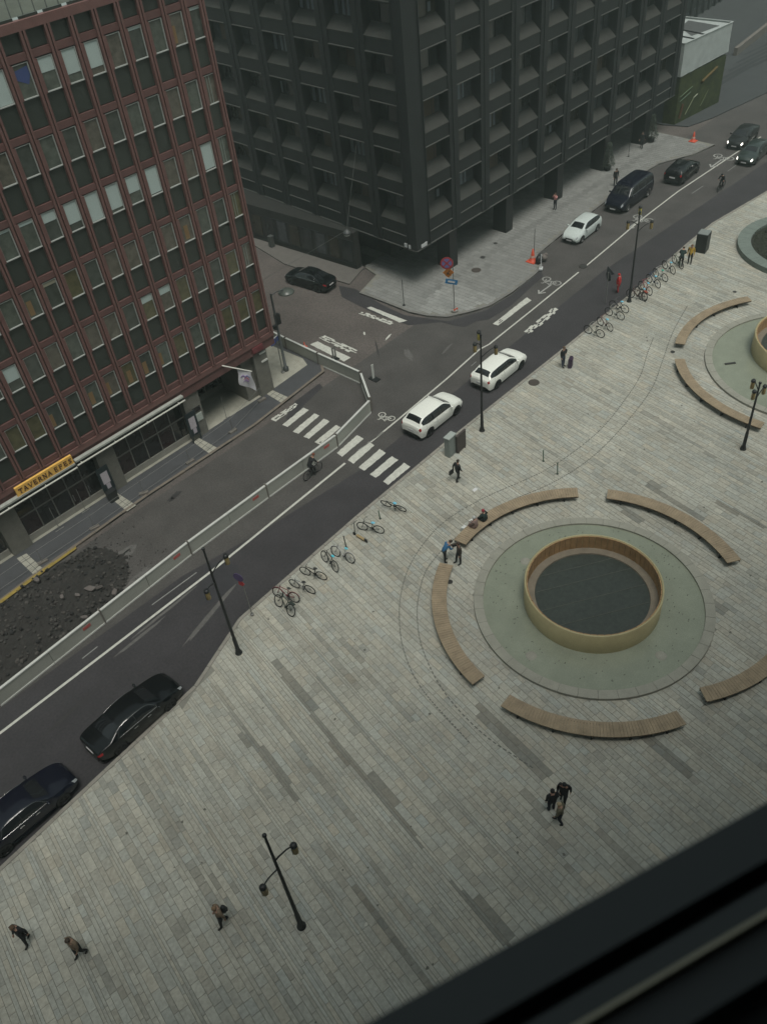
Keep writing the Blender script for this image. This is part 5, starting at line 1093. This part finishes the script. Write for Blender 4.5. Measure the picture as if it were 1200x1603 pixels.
bike_px((1046,405),(1073,427),'pale green bicycle at the upper end of the row, in front of the two people',col=(.16,.20,.15),lean=-4)
# kick scooter
p = (at(556,838,PZ)+at(572,848,PZ))/2; d = at(556,838,PZ)-at(572,848,PZ)
t = thing('kick_scooter', 'electric kick scooter with a tan deck standing between the bicycles', 'scooter', p, math.atan2(d.y,d.x)); sm2 = mat('deck_tan',(.30,.22,.11),.7)
MB().cbox((-.05,0,.13),(.68,.17,.05)).build('deck', sm2, t); MB().tube([(.36,0,.16),(.44,0,.2),(.36,0,1.1)],.026,8).build('stem', black, t); MB().tube([(.36,.26,1.12),(.36,-.26,1.12)],.017,6).build('handlebar', black, t)
for xx in (-.50,.50): MB().lathe([(0,-.035),(.10,-.035),(.115,0),(.10,.035),(0,.035)],14).build('wheel', rubber, t, loc=(xx,0,.115), rot=(R(90),0,0))
MB().cbox((-.45,0,.2),(.2,.09,.03)).build('mudguard', black, t)

# ------------------------------------------------------------------ people
skin_m = mat('skin',(.36,.21,.15),.6); shoe_m = mat('shoe',(.012,.011,.010),.5)
def cloth(n, c): return mat('cloth_'+n, c, .9, var=.18, scale=9)
def person(x, y, heading, label, top, legs, hair=(.03,.022,.016), pose='stand', H=1.76, z=PZ, shoe=None, fat=1.0, group=None, phase=1, coat=0, skirt=None, hat=None, long_hair=False, arms=None):
    t = thing('person', label, 'person', (x,y,z), R(heading), group); s = H/1.76; V = lambda *a: Vector(a)
    J = dict(pel=V(0,0,.96),ab=V(0,0,1.10),ch=V(.01,0,1.30),nk=V(.02,0,1.49),hd=V(.04,0,1.60),ht=V(.03,0,1.70))
    for q,sg in (('L',1),('R',-1)):
        J['hp'+q]=V(0,.10*sg,.92); J['kn'+q]=V(.02,.11*sg,.50); J['an'+q]=V(-.02,.11*sg,.09); J['to'+q]=V(.16,.13*sg,.045)
        J['sh'+q]=V(0,.19*sg,1.42); J['el'+q]=V(-.03,.25*sg,1.13); J['wr'+q]=V(.06,.26*sg,.89); J['ha'+q]=V(.09,.26*sg,.80)
    def setj(**k):
        for a,b in k.items(): J[a] = V(*b)
    if pose == 'walk':
        a,b = ('L','R') if phase > 0 else ('R','L'); sa,sb = (1,-1) if phase > 0 else (-1,1)
        J['kn'+a]=V(.12,.10*sa,.52); J['an'+a]=V(.16,.10*sa,.095); J['to'+a]=V(.34,.11*sa,.06)
        J['kn'+b]=V(-.02,.10*sb,.49); J['an'+b]=V(-.20,.10*sb,.13); J['to'+b]=V(-.04,.11*sb,.045)
        J['el'+b]=V(.03,.25*sb,1.14); J['wr'+b]=V(.14,.25*sb,.92); J['ha'+b]=V(.18,.24*sb,.84)
        J['el'+a]=V(-.10,.25*sa,1.15); J['wr'+a]=V(-.10,.27*sa,.90); J['ha'+a]=V(-.09,.27*sa,.81)
        for k in ('ch','nk','hd','ht'): J[k] += V(.04,0,0)
    if pose in ('sit',):
        d = V(0,0,-.40)
        for k in J:
            if k[:2] in ('pe','ab','ch','nk','hd','ht','sh','el','wr','ha','hp'): J[k] = J[k]+d
        for q,sg in (('L',1),('R',-1)): J['kn'+q]=V(.44,.13*sg,.50); J['an'+q]=V(.42,.14*sg,.09); J['to'+q]=V(.58,.15*sg,.045); J['el'+q]=V(.10,.25*sg,.78); J['wr'+q]=V(.32,.14*sg,.66); J['ha'+q]=V(.39,.10*sg,.66)
        for k in ('ch','nk','hd','ht','shL','shR'): J[k] += V(.08,0,-.02)
    if pose == 'bend':
        for k,dx,dz in (('ab',.06,-.01),('ch',.20,-.05),('nk',.34,-.13),('hd',.44,-.16),('ht',.47,-.10),('shL',.27,-.09),('shR',.27,-.09)): J[k] += V(dx,0,dz)
        for q,sg in (('L',1),('R',-1)): J['el'+q]=V(.34,.24*sg,1.08); J['wr'+q]=V(.52,.14*sg,.98); J['ha'+q]=V(.60,.10*sg,.97)
        J['anL'] += V(.15,0,0); J['toL'] += V(.15,0,0); J['knL'] += V(.10,0,0)
    if pose == 'point':
        J['elR']=V(.18,-.30,1.33); J['wrR']=V(.42,-.25,1.42); J['haR']=V(.52,-.24,1.44); J['knL']+=V(-.03,0,0); J['anR']+=V(.18,0,0); J['toR']+=V(.18,0,0); J['knR']+=V(.10,0,0)
    if pose == 'lift':
        for q,sg in (('L',1),('R',-1)): J['el'+q]=V(.14,.26*sg,1.24); J['wr'+q]=V(.22,.10*sg,1.46); J['ha'+q]=V(.22,.06*sg,1.54)
    if pose == 'hip':
        J['elL']=V(-.05,.42,1.18); J['wrL']=V(.06,.22,1.02); J['haL']=V(.09,.17,1.0); J['anR']+=V(.1,0,0); J['toR']+=V(.1,0,0)
    if pose == 'cycle':
        d = V(-.22,0,.04)
        for k in ('pel','hpL','hpR'): J[k] += d
        for k,dx,dz in (('ab',-.12,.03),('ch',.03,-.02),('nk',.18,-.08),('hd',.27,-.08),('ht',.30,-.03),('shL',.12,-.04),('shR',.12,-.04)): J[k] += V(dx,0,dz)
        for q,sg in (('L',1),('R',-1)): J['el'+q]=V(.22,.25*sg,1.14); J['wr'+q]=V(.30,.26*sg,1.03); J['ha'+q]=V(.37,.25*sg,1.01)
        J['knL']=V(.12,.12,.72); J['anL']=V(-.03,.12,.36); J['toL']=V(.12,.13,.33); J['knR']=V(.16,-.12,.60); J['anR']=V(.02,-.12,.20); J['toR']=V(.16,-.13,.18)
    if arms: 
        for a,b in arms.items(): J[a] = V(*b)
    RR = dict(pel=(.165,.13),ab=(.155,.125),ch=(.17,.135),nk=(.060,.060),hd=(.095,.090),ht=(.075,.072),hp=(.11,.11),kn=(.072,.072),an=(.052,.052),to=(.046,.038),sh=(.085,.085),el=(.058,.058),wr=(.038,.038),ha=(.034,.024))
    if coat: RR['pel']=(.185,.15); RR['ab']=(.165,.14); RR['ch']=(.175,.145); RR['hp']=(.13,.13); RR['sh']=(.09,.09); RR['el']=(.066,.066)
    names = list(J); ed = [('pel','ab'),('ab','ch'),('ch','nk'),('nk','hd'),('hd','ht')]
    for q in 'LR': ed += [('pel','hp'+q),('hp'+q,'kn'+q),('kn'+q,'an'+q),('an'+q,'to'+q),('ch','sh'+q),('sh'+q,'el'+q),('el'+q,'wr'+q),('wr'+q,'ha'+q)]
    me = bpy.data.meshes.new('sk'); me.from_pydata([J[n]*s for n in names],[(names.index(a),names.index(b)) for a,b in ed],[]); me.update()
    o = bpy.data.objects.new('sk', me); COL.objects.link(o); md = o.modifiers.new('s','SKIN'); md.use_smooth_shade = True; md.branch_smoothing = .3
    sk = me.skin_vertices[0].data
    for i,n in enumerate(names):
        k = n if n in RR else n[:2]; sk[i].radius = tuple(r_*s*(fat if k in ('pel','ab','ch','hp','sh') else 1) for r_ in RR[k]); sk[i].use_root = (n == 'pel')
    m2 = o.modifiers.new('u','SUBSURF'); m2.levels = 1; m2.render_levels = 1
    dg = bpy.context.evaluated_depsgraph_get(); bm_ = bpy.data.meshes.new_from_object(o.evaluated_get(dg)); bpy.data.objects.remove(o)
    mb = MB(); mb.v = [tuple(v.co) for v in bm_.vertices]; 
    segs = [(J[a]*s,J[b]*s,(a,b)) for a,b in ed]
    def reg(c):
        best=9; r_='t'
        for a,b,(na,nb) in segs:
            ab=b-a; tt=max(0,min(1,(c-a).dot(ab)/ab.length_squared)); dd=(c-a-ab*tt).length
            if dd<best:
                best=dd; kk=nb[:2]
                r_ = {'hd':0,'ht':0,'nk':0 if tt>.75 else 1,'ha':0,'kn':2,'an':2 if tt<.93 else 3,'to':3,'hp':2 if tt>.35 or not coat else 1}.get(kk,1)
                if kk=='kn' and coat and tt<.28*coat: r_=1
        return r_
    for p_ in bm_.polygons: mb.f.append(tuple(p_.vertices)); mb.m.append(reg(p_.center)); mb.s.append(True)
    # fingers and thumb, nose and ears
    for q,sg in (('L',1),('R',-1)):
        w = J['wr'+q]*s; h_ = J['ha'+q]*s; d = (h_-w).normalized(); side = d.cross(Vector((0,1,0))); side = side.normalized() if side.length > .1 else Vector((0,0,1)); curl = Vector((0,-sg,0))
        for k,ln in enumerate((.068,.078,.073,.056)):
            b = h_+side*(.026-.017*k)*s; mb.tube([b-d*.01,b+d*ln*.45*s+curl*.004,b+d*ln*.8*s+curl*.016*s,b+d*ln*.95*s+curl*.03*s],[.0095*s,.009*s,.008*s,.006*s],6,0)
        b = h_-d*.03*s+side*.03*s; mb.tube([b,b+side*.025*s+d*.02*s,b+side*.03*s+d*.045*s+curl*.012*s],[.011*s,.010*s,.007*s],6,0)
    hd = J['hd']*s; upv = (J['ht']-J['nk']).normalized(); fw = Vector((1,0,0))-upv*upv.x; fw.normalize(); lf = upv.cross(fw)
    mb.sphere(hd+fw*.088*s-upv*.005,(.018*s,.014*s,.022*s),8,5,0)
    for sg in (-1,1): mb.sphere(hd+lf*.083*s*sg-upv*.005,(.018*s,.010*s,.028*s),8,5,0); mb.sphere(hd+fw*.080*s+lf*.032*s*sg+upv*.022,(.008,.011,.007),8,5,4)
    mb.cbox(hd+fw*.083*s-upv*.045,(.01,.04,.008),5)
    mb.build('body', [skin_m, cloth(*top), cloth(*legs), shoe or shoe_m, mat('eye',(.02,.02,.02),.3), mat('lip',(.25,.09,.08),.6)], t)
    # hair cap
    hm = mat('hair_%02d_%02d' % (int(hair[0]*99),int(hair[1]*99)), hair, .8, var=.3, scale=30); q = MB(); c = hd-fw*.014*s+upv*.028*s; n_,k_ = 16,8; VV=[]
    for i in range(k_+1):
        for j in range(n_):
            th = math.pi*(.60 if True else .5)*i/k_; ph = 2*math.pi*j/n_; fr_ = math.cos(ph); th *= (1-.30*max(0,fr_)); rr_ = (.108+.003*math.sin(j*5.1))*s
            VV.append(c+(fw*math.cos(ph)+lf*math.sin(ph)*.93)*math.sin(th)*rr_+upv*math.cos(th)*rr_*1.02)
    q.add(VV,[(i*n_+j,i*n_+(j+1)%n_,(i+1)*n_+(j+1)%n_,(i+1)*n_+j) for i in range(k_) for j in range(n_)],0,True)
    if long_hair: q.sphere(c-fw*.06*s-upv*.12*s,(.07*s,.09*s,.14*s),12,8)
    q.build('hair' if not hat else 'hat', hm if not hat else cloth(*hat), t)
    return t
def ppl(px,py,heading,*a,z=PZ,**k):
    p = at(px,py,z); return person(p.x,p.y,heading,*a,z=z,**k)
BLK=('black',(.012,.012,.014)); NAV=('navy',(.016,.020,.032)); GRY=('grey',(.035,.035,.038)); DGR=('darkgreen',(.012,.028,.026)); BLU=('blue',(.035,.13,.26)); PNK=('pink',(.52,.24,.23)); JEAN=('jean',(.035,.045,.07)); BEI=('beige',(.17,.125,.085)); RED=('red',(.46,.025,.025)); YEL=('yellow',(.42,.26,.03)); FLO=('floral',(.19,.13,.115)); OLV=('olive',(.11,.10,.065)); BRN=('brown',(.055,.043,.035)); WHI=('white',(.5,.5,.5))
ppl(716,753,-8,'man in a black suit walking right, crossing near the zebra crossing',BLK,BLK,pose='walk',coat=.6)
ppl(880,574,265,'man in an open dark jacket with a hand on his hip by a suitcase',BLK,JEAN,hair=(.10,.06,.035),pose='hip')
ppl(695,880,-20,'person in a blue and black jacket bending over a tablet at the bench end',BLU,BLK,pose='bend',phase=1)
ppl(719,882,150,'person in dark clothes with one arm stretched out facing the blue jacket',BRN,BLK,pose='point',hair=(.05,.03,.02),H=1.8)
p = at(744,822,.1); c0 = Vector((27.15,14.5)); 
def seat(deg, label, *a, **k):
    r = 8.12; a_ = R(deg); return person(c0.x+r*math.cos(a_), c0.y+r*math.sin(a_), deg+0, label, *a, pose='sit', z=PZ+.0, **k)
seat(88.5,'person in a reddish floral top with grey hair sitting left on the bench',FLO,FLO,hair=(.42,.43,.42),fat=1.1)
seat(83,'person in a dark green coat and red hat sitting right on the bench',DGR,BLK,hat=('hatred',(.28,.035,.05)),coat=.6,fat=1.15)
ppl(868,328,175,'woman in a pink top and dark trousers with raised hands near a black column',PNK,NAV,pose='lift',long_hair=True,hair=(.06,.035,.025),H=1.66,z=.12)
ppl(962,291,240,'man in dark clothes standing on the pavement behind the black van',BLK,BLK,z=.12)
ppl(1003,232,200,'man in black striding along the far pavement near the hoarding',BLK,BLK,pose='walk',z=.12)
ppl(862,1268,60,'person in a dark coat with dark hair, left one of the group of three',BLK,NAV,coat=1,fat=1.3,H=1.80,hair=(.012,.012,.012),pose='stand')
ppl(880,1256,200,'person in a black padded coat, right one of the group of three',BLK,BLK,coat=1.2,fat=1.4,H=1.84,hair=(.012,.012,.012),hat=BLK,pose='walk')
ppl(874,1288,110,'fair haired person in an olive top, lowest of the group of three',OLV,NAV,coat=.8,fat=1.25,hair=(.34,.27,.17),H=1.76,phase=-1,pose='walk')
ppl(352,1446,165,'person with light brown hair and a dark backpack walking at the foot of the square',BEI,BLK,hair=(.19,.12,.07),pose='walk',coat=.5,fat=1.25,H=1.84)
ppl(130,1494,195,'person in a tan jacket and black trousers walking at the lower left',BEI,BLK,hair=(.05,.035,.025),pose='walk',phase=-1,coat=.5,fat=1.25,H=1.84)
ppl(46,1474,200,'person in a black coat leaning forward near the lower left edge',BLK,BLK,hair=(.10,.06,.04),pose='walk',coat=.8,fat=1.25,H=1.84)
ppl(966,458,120,'figure in a long bright red coat standing on the road edge by the upper bicycles',RED,RED,hat=RED,coat=3.3,fat=1.6,H=1.72,z=.0)
ppl(1064,418,20,'person in dark clothes bending over a bicycle at the end of the row',DGR,BLK,pose='bend',coat=.5)
ppl(1078,413,200,'person in a yellow jacket beside the one in dark clothes at the bicycles',YEL,BLK,coat=.6,hair=(.14,.07,.04))
# cyclists ride bicycles of their own
b = at(489,745,0); bicycle(b.x+.1,b.y,3,'bicycle ridden along the white barrier towards the zebra crossing',z=0,lean=0,group=None,col=(.02,.02,.02),saddle=(.02,.02,.02))
person(b.x+.1,b.y,3,'cyclist in a dark jacket with reddish hair riding beside the white barrier',BLK,BLK,hair=(.16,.05,.03),pose='cycle',z=0,coat=.5)
b = at(1127,297,0); bicycle(b.x,b.y,183,'bicycle ridden on the road at the top right towards the camera',z=0,lean=0,group=None,saddle=(.02,.02,.02))
person(b.x,b.y,183,'cyclist all in black riding on the dark road at the top right',BLK,BLK,hat=BLK,pose='cycle',z=0,coat=.5)
# belongings
def bag(name, label, cat, px, py, z, dims, m, rz=0, handle=True, dz=0):
    p = at(px,py,z); t = thing(name, label, cat, (p.x,p.y,z+dz), R(rz)); w,d,h = dims; mb = MB().cbox((0,0,h/2),(w,d*.7,h)).cbox((0,0,h*.48),(w*.86,d,h*.84)); mb.build('body', m, t)
    if handle: MB().tube([(-w*.2,0,h),(-w*.2,0,h+.1),(w*.2,0,h+.1),(w*.2,0,h)],.012,5).build('handle', black, t)
    return t
t = bag('suitcase','dark purple round suitcase beside the man with his hand on his hip','suitcase',892,574,PZ,(.50,.28,.78),mat('case_purple',(.045,.025,.055),.5),20)
for sx in (-.18,.18): MB().lathe([(0,-.02),(.04,-.02),(.04,.02),(0,.02)],8).build('wheel', black, t, loc=(sx,0,.03), rot=(R(90),0,0))
pb = at(352,1446,PZ); t = thing('backpack','black backpack worn by the person at the foot of the square','backpack',(pb.x+.22,pb.y-.06,PZ+1.0),R(165)); MB().sphere((0,0,.2),(.13,.16,.25),12,8).build('body', black, t); MB().sphere((-.10,0,.10),(.06,.12,.12),10,6).build('pocket', black, t)
pb = at(716,753,PZ); t = thing('briefcase','black shoulder bag at the hip of the walking man in the suit','bag',(pb.x-.25,pb.y+.28,PZ+.62),0); MB().cbox((0,0,.15),(.36,.10,.28)).build('body', black, t); MB().tube([(-.1,0,.29),(-.1,0,.35),(.1,0,.35),(.1,0,.29)],.01,5).build('handle', black, t)
pb = at(695,880,PZ); t = thing('tablet','thin dark tablet held by the person in the blue jacket','tablet',(pb.x+.66,pb.y-.24,PZ+1.0),R(-20)); MB().cbox((0,0,0),(.30,.22,.012)).build('body', black, t); MB().cbox((0,0,.008),(.27,.19,.003)).build('screen', cglass, t)
for dg,lb,sx in ((90.5,'white carrier bag on the ground in front of the pair on the bench, left one',.3),(86,'white carrier bag in front of the pair on the bench, right one',.24)):
    a_ = R(dg); rr_ = 8.75; t = thing('carrier_bag', lb, 'bag', (c0.x+rr_*math.cos(a_),c0.y+rr_*math.sin(a_),PZ), a_); MB().prism([(-.1,-sx/2),(.1,-sx/2),(.12,sx/2),(-.08,sx/2)],0,.36).build('body', mat('bag_white',(.6,.62,.6),.7), t); MB().tube([(0,-.07,.36),(0,-.05,.48),(0,.05,.48),(0,.07,.36)],.008,4).build('handle', sw, t)

# ------------------------------------------------------------------ thin volume added to lift the dark tones, not real city air
hz = MB().box((-700,-700,-1.2),(900,900,92)).build('added_haze', [], kind='stuff')
hm_ = bpy.data.materials.new('added_haze_air'); hm_.use_nodes = True; hn = hm_.node_tree; hn.nodes.clear()
pv = hn.nodes.new('ShaderNodeVolumePrincipled'); pv.inputs['Color'].default_value = (.82,1.0,.92,1); pv.inputs['Density'].default_value = 0.0010; pv.inputs['Anisotropy'].default_value = 0.1
ho = hn.nodes.new('ShaderNodeOutputMaterial'); hn.links.new(pv.outputs[0], ho.inputs['Volume']); hz.data.materials.append(hm_)
